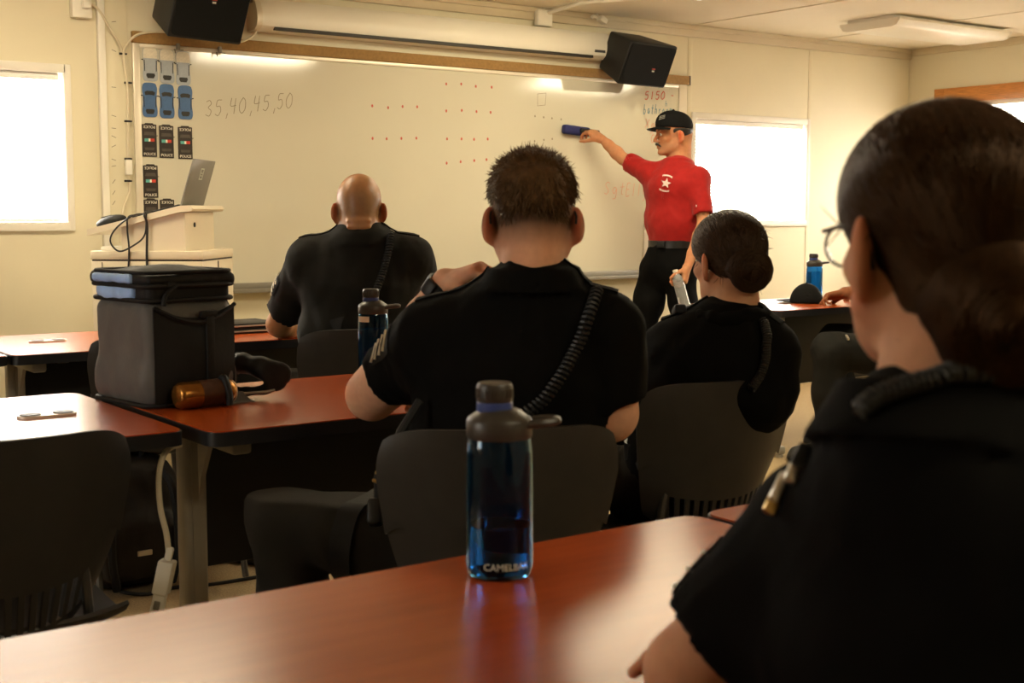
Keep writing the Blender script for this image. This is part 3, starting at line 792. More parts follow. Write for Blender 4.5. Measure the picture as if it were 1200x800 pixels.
# ------------------------------------------------------------------ tables
TZ = .745
def power_port(t, x, y, rz=0):
    m = MB().prism(rrect(.135, .058, .026), .006, (0, 0, 0), ((1, 0, 0), (0, 1, 0)))
    pl = m.build('port_plate', M['alu'], t); pl.location = (x, y, TZ)
    q = MB()
    for s in (-1, 1): q.prism(rrect(.046, .042, .016), .003, (s * .038, 0, .0050), ((1, 0, 0), (0, 1, 0)))
    q.build('port_socket', M['black'], pl)
    return pl
def table(label, x0, x1, y0, y1, ports=(), panel_y=None, legs=True, panel=True):
    cx, cy = (x0 + x1) / 2, (y0 + y1) / 2
    t = thing('classroom_table', label, 'table', (cx, cy, 0), 0, 'classroom tables')
    w, d = x1 - x0, y1 - y0
    ol = rrect(w, d, .035, 6)
    MB().prism(rrect(w - .006, d - .006, .033, 6), .004, (0, 0, TZ - .004), ((1, 0, 0), (0, 1, 0))).build('tabletop', M['laminate'], t)
    b = bmesh.new(); vs = [b.verts.new((x, y, TZ - .034)) for x, y in ol]; fc = b.faces.new(vs)
    r = bmesh.ops.extrude_face_region(b, geom=[fc]); bmesh.ops.translate(b, vec=(0, 0, .0315), verts=[e for e in r['geom'] if isinstance(e, bmesh.types.BMVert)])
    MB().bm(b).build('edge_band', M['edge'], t)
    for s in (-1, 1):
        lx = s * (w / 2 - .115)
        l = MB().box((lx, .03, .36), (.062, .055, .64), .012, seg=3)
        l.box((lx + s * .0, .03 - .0285, .36), (.02, .004, .60), .0)
        l.box((lx, .0, .035), (.06, d * .80, .045), .014).box((lx, .0, TZ - .055), (.05, d * .74, .04), .008)
        l.prism([(-.03, .70), (-.16, .71), (-.10, .67), (-.045, .58), (-.03, .52)], .012, (lx - .006, .0, 0), ((0, 1, 0), (0, 0, 1)))
        for yy in (-d * .37, d * .37): l.lathe([(.018, 0), (.02, .012), (.012, .016)], (lx, yy, 0), 12)
        l.build('leg', M['legmetal'], t)
    if panel:
        py = (panel_y if panel_y is not None else .10)
        MB().box((0, py, .50), (w - .30, .014, .40), .004).build('modesty_panel', M['panel'], t)
        g = MB()
        for s in (-1, 1): g.box((s * (w / 2 - .30), py - .02, TZ - .06), (.05, .05, .05), .006)
        g.build('panel_bracket', M['legmetal'], t)
    for (px, py) in ports: power_port(t, px - cx, py - cy)
    return t
TA = table('cherry front-row table with a silver power port, passing behind the cooler bag', 1.215, 3.045, 4.53, 5.29, [(1.455, 4.95)])
table('cherry table at the left edge of the front row, only its end in view', -.63, 1.205, 4.53, 5.29)
TB = table('cherry table on the left with a silver power port, next to the cooler bag table', -.73, 1.10, 2.745, 3.505, [(.912, 3.13)])
TC = table('cherry table carrying the black cooler bag, second row centre', 1.13, 2.96, 2.68, 3.43, panel_y=.16)
TD = table('nearest cherry table, with the tall blue bottle on it', -.39, 1.438, .745, 1.505, panel_y=-.12)
table('cherry table end to end with the nearest one, behind the woman in glasses', 1.452, 3.28, .745, 1.505, panel_y=-.12)
table('table at the far right carrying a black cap and bright blue bottle', 4.80, 6.63, 4.44, 5.08)

# ------------------------------------------------------------------ chairs
def chair_parts(t):
    def back(u, v):
        s = u * 2 - 1; top = .835; bot = .445
        z = bot + (top - bot) * v
        hw = .165 + .062 * min(1, v * 1.25) ** .8
        if v > .86: hw *= math.sqrt(max(0, 1 - ((v - .86) / .14) ** 2 * .10)); 
        zz = z - (.024 * abs(s) ** 8 if v > .5 else -.07 * abs(s) ** 2.2 * (1 - v * 2) if v < .5 else 0)
        y = -.235 - .05 * v + .075 * abs(s) ** 2.2 + .02 * (1 - v) ** 2
        return (s * hw, y, zz)
    nu, nv = 35, 27
    o = solid_sheet(back, nu, nv, .008, lambda i, j: 2 <= j <= 6 and i % 2 == 1 and 4 <= i <= nu - 6).build('backrest', M['chair'], t, angle=50)
    def seat(u, v):
        s = u * 2 - 1; y = -.20 + .43 * v
        z = .452 - .018 * (1 - s * s) * math.sin(v * PI) + .02 * abs(s) ** 3 - (.05 * ((v - .8) / .2) ** 2 if v > .8 else 0) + (.03 * ((.15 - v) / .15) ** 2 if v < .15 else 0)
        return (s * (.215 + .015 * v), y, z)
    solid_sheet(seat, 21, 21, .008).build('seat', M['chair'], t, angle=50)
    for s in (-1, 1):
        MB().tube(spline([(s * .19, .17, .43), (s * .205, .21, .405), (s * .225, .225, .2), (s * .235, .235, .012)], 16), .011, 8).build('leg', M['chrome'], t)
        MB().tube(spline([(s * .20, -.17, .43), (s * .215, -.21, .39), (s * .235, -.27, .2), (s * .245, -.31, .012)], 16), .011, 8).build('leg', M['chrome'], t)
        MB().tube(spline([(s * .195, .18, .43), (s * .195, -.12, .43), (s * .155, -.170, .46), (s * .14, -.190, .56), (s * .13, -.200, .64)], 24), .010, 8).build('back_support', M['chrome'], t)
    c = MB().tube([(-.195, .12, .428), (.195, .12, .428)], .009, 8).tube([(-.195, -.12, .428), (.195, -.12, .428)], .009, 8); c.build('cross_bar', M['chrome'], t)
_chair0 = None
def chair(label, x, y, facing):
    """facing: degrees from +Y, clockwise"""
    global _chair0
    if _chair0 is None:
        t = thing('classroom_chair', label, 'chair', (x, y, 0), -math.radians(facing), 'charcoal shell chairs'); chair_parts(t); _chair0 = t
    else:
        t = copy_tree(_chair0); t.location = (x, y, 0); t.rotation_euler = (0, 0, -math.radians(facing)); t['label'] = label
    return t
chair('empty charcoal shell chair at the bottom left, back towards the camera', .62, 2.58, 2)
chair('charcoal shell chair under the man with short brown hair, behind the tall blue bottle', 1.475, 2.15, 25)
chair('charcoal shell chair under the woman with the hair bun', 2.215, 2.42, 6)
chair('charcoal shell chair under the bald man in front', 2.20, 4.115, 4)
chair('charcoal shell chair seen between the left table and the cooler bag', 1.56, 4.33, 0)
chair('charcoal shell chair of the seated person at the far right table', 5.52, 4.08, -14)

chair('charcoal shell chair under the woman in glasses, below the frame', 1.0, .47, 21)

# ------------------------------------------------------------------ lectern
LA = -40.8
lec_o = at(170, 293, 6.05)
ea = V3(math.cos(math.radians(LA)), math.sin(math.radians(LA)), 0); eb = V3(-ea[1], ea[0], 0)
pl = at(108, 300, 5.9); pl[2] = 0
lc = pl + ea * .25 + eb * .225
lec = thing('lectern', 'cream laminate lectern with a slanted top, between the left window and whiteboard', 'lectern', (lc[0], lc[1], 0), math.radians(LA))
w, d = .255, .225
MB().box2((-w, -d, .04), (w, d, 1.005), .004).build('cabinet', M['lectern'], lec)
MB().box2((-w + .02, -d + .02, 0), (w - .02, d - .02, .04)).build('plinth', M['dark_line'], lec)
MB().box2((-w - .002, -d - .002, 1.012), (w + .002, d + .002, 1.05), .003).build('cabinet_top', M['lectern'], lec)
MB().box2((-w + .003, -d + .003, 1.003), (w - .003, d - .003, 1.014)).build('shadow_gap', M['dark_line'], lec)
MB().box2((-w + .05, -d - .004, .06), (-w + .052, -d, 1.0)).box2((w - .0, -.01, .06), (w + .004, -.006, 1.0)).build('door_seam', M['dark_line'], lec)
zl, zr = 1.118, 1.222
xa, xm, xb = -.27, .155, .205
slab = MB().prism([(xa, zl), (xm, zr), (xb, zr + .004), (xb + .01, zr + .014), (xb, zr + .03), (xm, zr + .028), (xa, zl + .028)], -.46, (0, -.225, 0), ((1, 0, 0), (0, 0, 1)))
slab.build('slanted_top', M['lectern'], lec)
sl = lambda x: zl + (zr - zl) * (x - xa) / (xm - xa)
up = MB()
for y in (-.205, .19): up.prism([(-.12, 1.05), (.155, 1.05), (.155, sl(.155)), (-.12, sl(-.12))], -.016, (0, y, 0), ((1, 0, 0), (0, 0, 1)))
up.box2((.155, -.205, 1.05), (.172, .205, zr - .001)); up.build('riser', M['lectern'], lec)
MB().lathe([(.011, 0), (.011, .004)], (.172, -.08, 1.165), 14, R=np.array(Matrix.Rotation(PI / 2, 3, 'Y'))).build('cable_hole', M['black'], lec)
# laptop: base on the slant, lid up at the right
lt = thing('laptop', 'grey laptop open on the lectern, lid facing the room', 'laptop', (0, 0, 0))
lt.location = lc + ea * .0 + V3(0, 0, 0); lt.rotation_euler = (0, 0, math.radians(LA))
an = math.atan2(zr - zl, xm - xa)
R = Matrix.Rotation(-an, 3, 'Y')
hx = .135; hz = sl(hx) + .029
bx = hx - .115
MB().box((bx, .0, sl(bx) + .036), (.225, .31, .012), .004, R).build('base', M['black'], lt)
MB().box((bx - .01, .0, sl(bx - .01) + .0425), (.12, .27, .003), .001, R).build('keyboard', M['greyplastic'], lt)
tl = math.radians(17)
RL = Matrix.Rotation(tl, 3, 'Y')
lidc = V3(hx, 0, hz) + np.array(RL @ Vector((0, 0, .112)))
lid = MB().box(lidc, (.008, .31, .222), .003, RL).build('lid', M['laptop'], lt)
MB().box(lidc + np.array(RL @ Vector((-.0045, 0, 0))), (.001, .29, .195), 0, RL).build('screen', M['black'], lid)
q = MB(); e = np.array(RL @ Vector((.0048, 0, 0)))
for (dy, dz, sy, sz) in ((-.02, 0, .005, .05), (.02, .0, .005, .05), (0, .024, .045, .005), (0, -.024, .045, .005), (.0, .004, .022, .004), (0, -.008, .018, .004)):
    q.box(lidc + e + np.array(RL @ Vector((0, dy, dz + .045))), (.001, sy, sz), 0, RL)
q.build('lid_emblem', M['pale'], lid)
def on_lec(x, y, z): return lc + ea * x + eb * y + V3(0, 0, z)
mo = thing('conference_phone', 'small black rounded device at the low left end of the lectern top', 'device', on_lec(-.19, -.14, sl(-.19) + .03), math.radians(LA))
v = Vol((-.09, -.06, -.03), (.09, .06, .06), .005); v.ell((0, 0, .012), (.072, .045, .028), np.array(R), .005); v.plane((0, 0, -.002), np.array(R @ Vector((0, 0, -1)))); v.obj('body', M['black'], mo, world=False)
MB().box((-.02, -.0, .035), (.05, .03, .003), .001, R).build('button_pad', M['greyplastic'], mo)
pp = thing('paper_pad', 'white paper pad lying on the lectern cabinet under the slanted top, left end', 'paper', on_lec(-.165, -.1, 1.05), math.radians(LA))
MB().box((0, 0, .009), (.12, .17, .018), .002).build('sheets', M['paper'], pp); MB().box((0.06, -.02, .03), (.002, .1, .06)).build('upright_card', M['paper'], pp)
rm = thing('marker_tray_remote', 'flat grey remote lying on the lectern cabinet under the slanted top', 'remote', on_lec(.04, -.17, 1.05), math.radians(LA)); rm.name = 'remote_control'
MB().box((0, 0, .008), (.15, .045, .014), .005).build('case', M['traygrey'], rm); k = MB()
for i in range(5): k.box((-.05 + i * .022, 0, .016), (.012, .02, .003), .001)
k.build('buttons', M['greyplastic'], rm)
lcab = thing('lectern_cable', 'black cables looping off the lectern top and hanging down its side', 'cable', on_lec(0, -.25, .8))
T = lambda x, z, o=.012: on_lec(x, -.225 - o, z)
MB().tube(spline([on_lec(-.06, -.06, sl(-.06) + .036), T(-.07, sl(-.07) + .036), T(-.08, sl(-.08) - .02), T(-.075, 1.05), T(-.085, .9), T(-.08, .7), T(-.05, .5)], 60), .0045, 6).build('cable', M['cable_b'], lcab, world=True)
MB().tube(spline([on_lec(.0, -.08, sl(0) + .04), T(.0, sl(.0) + .033), T(.01, sl(0) - .02), T(.005, 1.0), T(.015, .86), T(.03, .7), T(.04, .5)], 60), .0055, 6).build('cable', M['cable_b'], lcab, world=True)
MB().tube(spline([on_lec(-.02, -.12, sl(-.02) + .036), T(-.05, sl(-.05) + .036), T(-.13, sl(-.13) - .0), T(-.16, sl(-.16) - .05), T(-.12, 1.05, .02), T(-.06, 1.07, .02), T(-.0, 1.12, .02), T(.01, sl(.01) + .03, .015)], 60), .004, 6).build('cable_loop', M['cable_b'], lcab, world=True)

# ------------------------------------------------------------------ bottles
M['bluepc'] = mat('blue_clear_plastic', (.10, .38, .72), .03, trans=1.0, ior=1.3, noise=.02, nscale=4)
M['bluewater'] = mat('water_in_bottle', (.5, .78, .95), .0, trans=1.0, ior=1.33, noise=.02, nscale=4)
M['lid'] = mat('dark_bottle_lid', (.035, .030, .024), .4, noise=.1, nscale=20)
M['bluering'] = mat('blue_band', (.035, .06, .22), .4, noise=.05, nscale=20)
M['clear'] = mat('clear_plastic', (.95, .95, .94), .12, trans=.78, ior=1.3, noise=.01, nscale=4)
def sport_bottle(label, loc, rz, h=.262, r=.0445, water=.07, logo=False, sticker=False, ribs=False):
    t = thing('water_bottle', label, 'bottle', loc, rz, 'blue sports bottles')
    hb = h * .79
    out = [(.001, .004), (r * .80, .0), (r * .93, .003), (r, .016), (r, hb * .55), (r * .985, hb * .80), (r * .93, hb * .92), (r * .80, hb * .985), (r * .78, hb)]
    inn = [(a - .0022 if a > .01 else a, z + .004 if i < 3 else z) for i, (a, z) in enumerate(out)]
    MB().lathe(out + inn[::-1], (0, 0, 0), 40, cap=False).build('bottle_wall', M['bluepc'], t)
    if water:
        MB().lathe([(.001, .0085), (r * .88, .0075), (r - .004, .02), (r - .004, water), (.001, water)], (0, 0, 0), 40).build('water', M['bluewater'], t)
    lz = hb - .018
    lidp = [(r * .94, lz), (r * .97, lz + .003), (r * .97, lz + .022), (r * .93, lz + .026), (r * .60, lz + .036), (r * .50, lz + .038)]
    MB().lathe(lidp, (0, 0, 0), 36).build('lid', M['lid'], t)
    MB().lathe([(r * .52, lz + .034), (r * .53, lz + .035), (r * .53, lz + .046), (r * .50, lz + .047)], (-.006, 0, 0), 28).build('spout_band', M['bluering'], t)
    cp = MB(); k = 28
    cp.lathe([(r * .50, lz + .046), (r * .53, lz + .049), (r * .53, h - .004), (r * .48, h), (.001, h)], (-.006, 0, 0), 28)
    for i in range(24):
        a = 2 * PI * i / 24; cp.box((-.006 + r * .53 * math.cos(a), r * .53 * math.sin(a), (lz + .049 + h - .004) / 2), (.002, .003, h - lz - .060), 0, (0, 0, a))
    cp.build('spout_cap', M['lid'], t)
    hd = MB(); P = [(r * .80, -r * .42, lz + .018), (r * 1.25, -r * .38, lz + .021), (r * 1.62, -r * .22, lz + .022), (r * 1.70, 0, lz + .022), (r * 1.62, r * .22, lz + .022), (r * 1.25, r * .38, lz + .021), (r * .80, r * .42, lz + .018)]
    hd.tube(spline(P, 30), .0055, 8); hd.build('carry_handle', M['lid'], t)
    if logo:
        me = text_mesh('CAMELBAK', .0125, extrude=.0003); me.materials.append(M['pale'])
        for v in me.vertices:
            a = v.co.x / r; v.co = Vector(((r + .0006 + v.co.z) * math.sin(a), -(r + .0006 + v.co.z) * math.cos(a), v.co.y + .020))
        o = link('lettering', me, t); o['label'] = 'pale embossed brand word'
        o.rotation_euler = (0, 0, math.radians(14))
    if sticker:
        a0 = math.radians(-150)
        def g(u, v_): a = a0 + u * .9; return ((r + .0012) * math.cos(a), (r + .0012) * math.sin(a), hb * .80 + v_ * .016)
        o = solid_sheet(g, 10, 3, .0005).build('sticker', M['paper'], t); o['label'] = 'blank white sticker strip'
    return t
VA = math.atan2(SA, CA) - PI / 2      # turns local -Y to face the camera
p = on_z(585, 683, TZ); pn = p + FH * .042
sport_bottle('tall blue sports bottle with dark lid, standing alone on the nearest table', (pn[0], pn[1], TZ), VA, .255, .0445, .068, logo=True)
pn = V3(1.915, 3.345, TZ)
sport_bottle('blue sports bottle with white sticker beside the elbow of the man with short brown hair', (pn[0], pn[1], TZ), VA, .255, .0445, .0, sticker=True)
p = at(954, 340, 7.30)
sport_bottle('bright blue sports bottle on the far right table behind the black cap', (p[0], min(p[1], 5.02), TZ), VA, .25, .045, .15)

# ------------------------------------------------------------------ cooler bag
M['nylon'] = mat('grey_nylon', (.105, .103, .10), .6, spec=.3, noise=.15, nscale=9, bump=.25, bscale=70, sheen=.1)
M['nylonb'] = mat('black_nylon', (.011, .011, .0115), .65, spec=.25, noise=.15, nscale=9, bump=.25, bscale=70)
M['insul'] = mat('pale_blue_lining', (.34, .54, .95), .45, noise=.12, nscale=20, bump=.4, bscale=50)
M['mesh'] = mat('black_mesh', (.02, .02, .02), .6, bump=.5, bscale=400)
M['amber'] = mat('amber_gold_can', (.26, .11, .02), .25, metal=.8, noise=.25, nscale=30)
M['amber_d'] = mat('dark_can_print', (.05, .018, .008), .35, noise=.3, nscale=60)
bgx, bgy = 1.145, 3.085                    # near bottom corner
BW, BD, BH = .245, .285, .33
BR = math.radians(8.5); _bc = V3(bgx + math.cos(BR) * BW / 2 - math.sin(BR) * BD / 2, bgy + math.sin(BR) * BW / 2 + math.cos(BR) * BD / 2, TZ)
bag = thing('cooler_bag', 'large black and grey soft cooler bag with pale blue bands, on the table', 'bag', _bc, BR)
v = Vol((-.18, -.2, -.02), (.18, .2, .36), .006)
v.rbox((0, 0, .133), (BW / 2, BD / 2, .131), .035)
u_ = Vol((-.18, -.2, .22), (.18, .2, .34), .006); u_.rbox((0, 0, .28), (BW / 2 - .006, BD / 2 - .006, .03), .02); u_.obj('upper_band', M['nylonb'], bag, world=False)
v.rbox((0.0, 0, .06), (BW / 2 + .006, BD / 2 + .006, .055), .05, None, .03); v.wrinkle(.0035, 20, 3)
v.obj('bag_body', M['nylon'], bag, world=False)
v = Vol((-.18, -.2, .2), (.18, .2, .38), .006)
v.rbox((0, 0, .312), (BW / 2 + .003, BD / 2 + .003, .016), .014); v.ell((.01, -.01, .318), (BW / 2 - .01, BD / 2 - .02, .028), None, .02); v.wrinkle(.005, 26, 5)
v.obj('lid_flap', M['nylonb'], bag, world=False)
v = Vol((-.18, -.2, .22), (.18, .2, .33), .006); v.rbox((-BW / 4 - .012, .02, .279), (BW / 4 - .004, BD / 2 - .045, .020), .016); v.wrinkle(.004, 40, 8); v.obj('lining_band', M['insul'], bag, world=False)
def ring(z, r, off=.002, n=10):
    P = [(x, y, z) for x, y in rrect(BW + off * 2, BD + off * 2, .036, 8)]; MB().tube(P, r, 8, closed=True).build('piping', M['nylonb'], bag)
ring(.262, .006); ring(.297, .006, .004); ring(.330, .005, .0); ring(.006, .006, .004)
k = MB(); P = spline([(-.05, -BD / 2 - .008, .296), (-.08, -BD / 2 - .012, .275), (-.088, -BD / 2 - .014, .25)], 10); k.tube(P, .006, 8); k.box((-.06, -BD / 2 - .006, .300), (.02, .012, .012), .003)
k.build('zipper_pull', M['nylonb'], bag)
# pale blue band of the lid on the left half
v = Vol((-.18, -.2, .28), (.18, .2, .36), .006); v.rbox((-BW / 4 - .012, .02, .314), (BW / 4 + .002, BD / 2 - .045, .0105), .009); v.wrinkle(.003, 40, 9); v.obj('lid_band', M['insul'], bag, world=False)
# front pocket (faces the camera, -y side) with black cover and mesh
def pk(u, v_):
    x = -BW / 2 + .012 + u * (BW - .02); z = .012 + v_ * .235 - .03 * math.sin(u * PI) * v_ ; y = -BD / 2 - .006 - .022 * math.sin(u * PI) * math.sin(min(1, v_ * 1.1) * PI) ** .6
    return (x, y, z)
solid_sheet(pk, 24, 20, .004).build('front_pocket', M['nylonb'], bag)
k = MB(); k.tube([(-BW / 2 + .012 + u * (BW - .02), -BD / 2 - .010 - .02 * math.sin(u * PI), .247 - .04 * math.sin(u * PI)) for u in np.linspace(0, 1, 20)], .005, 6)
k.build('pocket_trim', M['nylonb'], bag)
MB().box((.03, -BD / 2 - .022, .225), (.045, .018, .018), .004).box((.03, -BD / 2 - .03, .12), (.024, .008, .20), .003).build('buckle_strap', M['nylonb'], bag)
k = MB(); solid = solid_sheet(lambda u, v_: (BW / 2 - .06 + u * .07, -BD / 2 - .01 - v_ * .055, .003 + .02 * (1 - v_) ** 2), 6, 8, .004)
solid.build('loose_strap', M['nylon'], bag)
k = MB().tube(spline([(BW / 2, -.08, .26), (BW / 2 + .02, -.08, .2), (BW / 2 + .02, .08, .2), (BW / 2, .08, .26)], 24), .01, 8); k.build('side_handle', M['nylonb'], bag)
# amber can
cn = thing('beverage_can', 'small amber and gold can lying at the foot of the black cooler bag', 'can', (bgx + .125, bgy - .036, TZ + .034), BR)
R90 = np.array(Matrix.Rotation(PI / 2, 3, 'Y'))
MB().lathe([(.022, -.078), (.029, -.074), (.033, -.066), (.033, .062), (.028, .072), (.026, .076)], (0, 0, 0), 32, R=R90).build('can_body', M['amber'], cn)
MB().lathe([(.0335, -.02), (.0336, -.019), (.0336, .038), (.0335, .039)], (0, 0, 0), 32, R=R90, cap=False).build('label_wrap', M['amber_d'], cn)
MB().lathe([(.026, .074), (.026, .078), (.024, .078), (.022, .074)], (0, 0, 0), 28, R=R90).build('rim', M['alu'], cn)
MB().tube(spline([(.045, 0.04, -.028), (.045, -.01, .036), (.047, -.036, .0), (.045, -.04, -.03)], 20), .009, 8).build('carry_strap', M['nylonb'], cn)
# crumpled black cloth
g0 = on_z(275, 458, TZ)
gl = thing('cloth_pouch', 'crumpled black cloth pouch arching on the table beside the cooler bag', 'pouch', (g0[0] + .05, g0[1] - .02, TZ))
v = Vol(g0 + V3(-.15, -.2, -.03), g0 + V3(.3, .2, .2), .005)
A = lambda u, vv, dd: at(u, vv, dd)
d0 = 3.42
v.chain([A(262, 430, d0 + .1), A(285, 424, d0), A(305, 430, d0 - .02), A(328, 440, d0 - .03), A(352, 453, d0 - .03)], [.03, .024, .028, .030, .012], .02)
v.chain([A(268, 455, d0), A(290, 457, d0 - .02), A(318, 455, d0 - .03)], [.012, .010, .012], .015)
v.chain([A(326, 440, d0 - .03), A(336, 451, d0 - .04), A(355, 456, d0 - .04)], [.02, .016, .006], .02)
v.wrinkle(.006, 45, 12); v.plane((0, 0, TZ + .001), (0, 0, -1)); v.obj('cloth', M['nylonb'], gl)
MB().tube([A(268, 459, d0 - .05), A(285, 461, d0 - .05), A(312, 459, d0 - .05), A(322, 457, d0 - .05)], .004, 6).build('lining_edge', M['legmetal'], gl, world=True)

# ------------------------------------------------------------------ front row table clutter
p = on_z(292, 388, TZ)
for i, (lb, dz, ww, dx) in enumerate((('lower black closed laptop on the front table beside the cooler bag', 0, .30, 0), ('upper black closed binder on the front table beside the cooler bag', .021, .28, .008))):
    t = thing('closed_laptop' if i == 0 else 'binder', lb, 'laptop' if i == 0 else 'binder', (2.19 + dx, 4.93, TZ + dz), .05 * i)
    MB().box((0, 0, .010), (ww, .22, .019), .004).build('cover', M['black'], t)
    MB().box((-.0, -.108, .010), (ww - .03, .008, .006), .001).build('page_edge', M['legmetal'], t)
M['purple'] = mat('purple_folder', (.16, .05, .30), .5, noise=.05, nscale=20)
t = thing('folder', 'purple folder with white sheets beside the arm of the bald man', 'folder', (2.60, 4.76, TZ), .3)
MB().box((0, 0, .003), (.23, .30, .005), .001).build('cover', M['purple'], t); MB().box((.01, -.02, .0075), (.21, .28, .004), .001).build('sheets', M['paper'], t)
MB().tube(spline([(-.1, -.15, .012), (-.04, -.1, .016), (.05, -.12, .014), (.1, -.16, .012)], 12), .005, 6).build('pen', M['black'], t)

# ------------------------------------------------------------------ cap on the far right table
M['capcloth'] = mat('black_cap_cloth', (.0045, .0045, .0045), .85, spec=.15, noise=.15, nscale=30, bump=.15, bscale=300)
p = at(945, 351, 6.98); cpz = TZ
c0 = V3(p[0], min(p[1], 4.92), TZ)
cpt = thing('baseball_cap', 'black cap lying on the far right table in front of the blue bottle', 'cap', c0)
v = Vol((-.16, -.16, -.01), (.16, .16, .15), .005)
v.ell((0, 0, .0), (.088, .088, .105), None, .01); v.ell((.0, .0, .0), (.08, .08, .095), None, .0, 'sub'); v.plane((0, 0, .002), (0, 0, -1)); v.obj('crown', M['capcloth'], cpt, world=False)
brd = -RGT * .8 + FH * .6
def brim(u, w_):
    a = (u - .5) * 2.2; r_ = .086 + w_ * .07 * math.cos(a * .62); e0 = brd; e1 = V3(-brd[1], brd[0], 0)
    q = e0 * r_ * math.cos(a) + e1 * r_ * math.sin(a); return (q[0], q[1], .008 + .006 * w_)
solid_sheet(brim, 20, 6, .003).build('brim', M['capcloth'], cpt)
MB().sphere((0, 0, .105), (.008, .008, .004), 10, 6).build('top_button', M['capcloth'], cpt)

# ------------------------------------------------------------------ under the tables
ps_ = at(190, 650, 2.93)
pw = thing('power_strip', 'cream power strip hanging on its cord beside the grey table leg', 'power strip', ps_)
a_, b_ = at(197, 655, 2.93), at(178, 745, 2.93)
ax_ = unit(b_ - a_); mid = (a_ + b_) / 2
Rm = Matrix(np.stack([unit(np.cross(ax_, FH)), unit(np.cross(ax_, np.cross(ax_, FH))), ax_], 1))
MB().box(a_ + ax_ * .04, (.034, .045, .075), .004, Rm).box(a_ + ax_ * .16, (.026, .035, .20), .004, Rm).build('strip_body', M['white'], pw, world=True)
k = MB()
for i in range(3): k.box(a_ + ax_ * (.10 + .05 * i) - FH * .014, (.014, .014, .02), .002, Rm)
k.build('socket', M['traygrey'], pw, world=True)
MB().box(a_ - ax_ * .012, (.016, .016, .03), .004, Rm).build('strain_relief', M['white'], pw, world=True)
pts = [at(u, v, dd) for u, v, dd in ((212, 521, 2.98), (201, 524, 2.96), (191, 535, 2.94), (186, 560, 2.93), (188, 595, 2.93), (195, 625, 2.93), (198, 650, 2.93))]
MB().tube(spline(pts, 50), .0065, 8).build('cord', M['cable_w'], pw, world=True)
# floor cable
fc = thing('floor_cable', 'black cable lying on the carpet below the left tables', 'cable', (1.5, 3.9, 0))
MB().tube(spline([on_z(u, v, .006) for u, v in ((110, 668), (135, 690), (170, 696), (205, 688), (250, 684), (300, 676))], 40), .006, 6).build('cable', M['cable_b'], fc, world=True)
# backpack
M['pack'] = mat('dark_brown_pack', (.014, .011, .009), .7, noise=.3, nscale=12, bump=.3, bscale=60)
b0 = on_z(150, 690, 0); bp = thing('backpack', 'dark backpack with straps on the carpet beneath the left tables', 'backpack', (b0[0] + .02, b0[1] + .06, 0))
v = Vol((-.24, -.2, -.01), (.24, .2, .5), .009)
v.rbox((0, 0, .21), (.16, .11, .205), .07); v.rbox((0, -.10, .14), (.12, .06, .10), .04, None, .03); v.ell((0, .0, .40), (.13, .09, .05), None, .04); v.wrinkle(.012, 18, 4); v.plane((0, 0, .002), (0, 0, -1)); v.obj('pack_body', M['pack'], bp, world=False)
for s in (-1, 1): MB().tube(spline([(s * .08, -.10, .40), (s * .10, -.17, .33), (s * .11, -.18, .15), (s * .09, -.16, .03)], 20), .014, 8).build('shoulder_strap', M['nylonb'], bp)
MB().tube(spline([(-.04, -.05, .43), (-.03, -.07, .48), (.03, -.07, .48), (.04, -.05, .43)], 14), .009, 8).build('grab_handle', M['nylonb'], bp)
MB().box((0, -.168, .14), (.05, .008, .018), .003).box((.06, -.165, .16), (.012, .006, .03), .002).build('buckle', M['alu'], bp)
# ------------------------------------------------------------------ people
M['skin'] = mat('skin', (.5, .3, .2), .68, spec=.14, attr='tone', noise=.07, nscale=55, bump=.12, bscale=420, sss=.35)
M['skin_gloss'] = mat('shaved_skin', (.5, .3, .2), .40, spec=.4, attr='tone', noise=.07, nscale=55, bump=.08, bscale=420, sss=.3)
M['uniform'] = mat('black_uniform_cloth', (.0032, .0030, .0028), .9, spec=.08, noise=.2, nscale=14, bump=.18, bscale=650)
M['uniform2'] = mat('dark_uniform_cloth', (.0085, .0078, .0062), .85, spec=.2, noise=.2, nscale=14, bump=.18, bscale=650)
M['trouser'] = mat('dark_trouser_cloth', (.014, .0115, .008), .85, spec=.2, noise=.25, nscale=10, bump=.2, bscale=500)
M['redshirt'] = mat('red_polo_cloth', (.29, .008, .007), .75, spec=.2, noise=.1, nscale=30, bump=.15, bscale=900, sheen=.1)
M['leather'] = mat('black_leather', (.010, .010, .010), .35, noise=.1, nscale=30, bump=.1, bscale=200)
M['hairbrown'] = mat('brown_hair', (.065, .034, .014), .5, spec=.35, stint=(1, .7, .4), noise=.35, nscale=40, stretch=(6, 6, 1))
M['hairdark'] = mat('dark_brown_hair', (.022, .011, .006), .48, spec=.3, stint=(1, .7, .45), noise=.4, nscale=30, stretch=(6, 6, 1))
M['hairred'] = mat('auburn_hair', (.015, .0062, .0022), .5, spec=.3, stint=(1, .55, .25), noise=.45, nscale=30, stretch=(6, 6, 1))
M['hairblk'] = mat('black_hair', (.010, .008, .007), .5, noise=.3, nscale=40)
M['eye'] = mat('eye_white', (.75, .70, .62), .2, noise=.02, nscale=30)
M['iris'] = mat('dark_iris', (.03, .018, .01), .15, noise=.1, nscale=80)
M['lip'] = mat('lip', (.34, .13, .09), .45, noise=.06, nscale=90)
M['silver'] = mat('silver_metal', (.6, .57, .5), .3, metal=.9, noise=.05, nscale=40)
M['brass'] = mat('brass_metal', (.55, .38, .14), .3, metal=.9, noise=.1, nscale=40)
M['glasses'] = mat('dark_glasses_frame', (.022, .017, .014), .45, spec=.2, noise=.1, nscale=40)
M['clearlens'] = mat('clear_lens', (.97, .97, .96), .0, trans=1.0, ior=1.05, noise=.01, nscale=3)
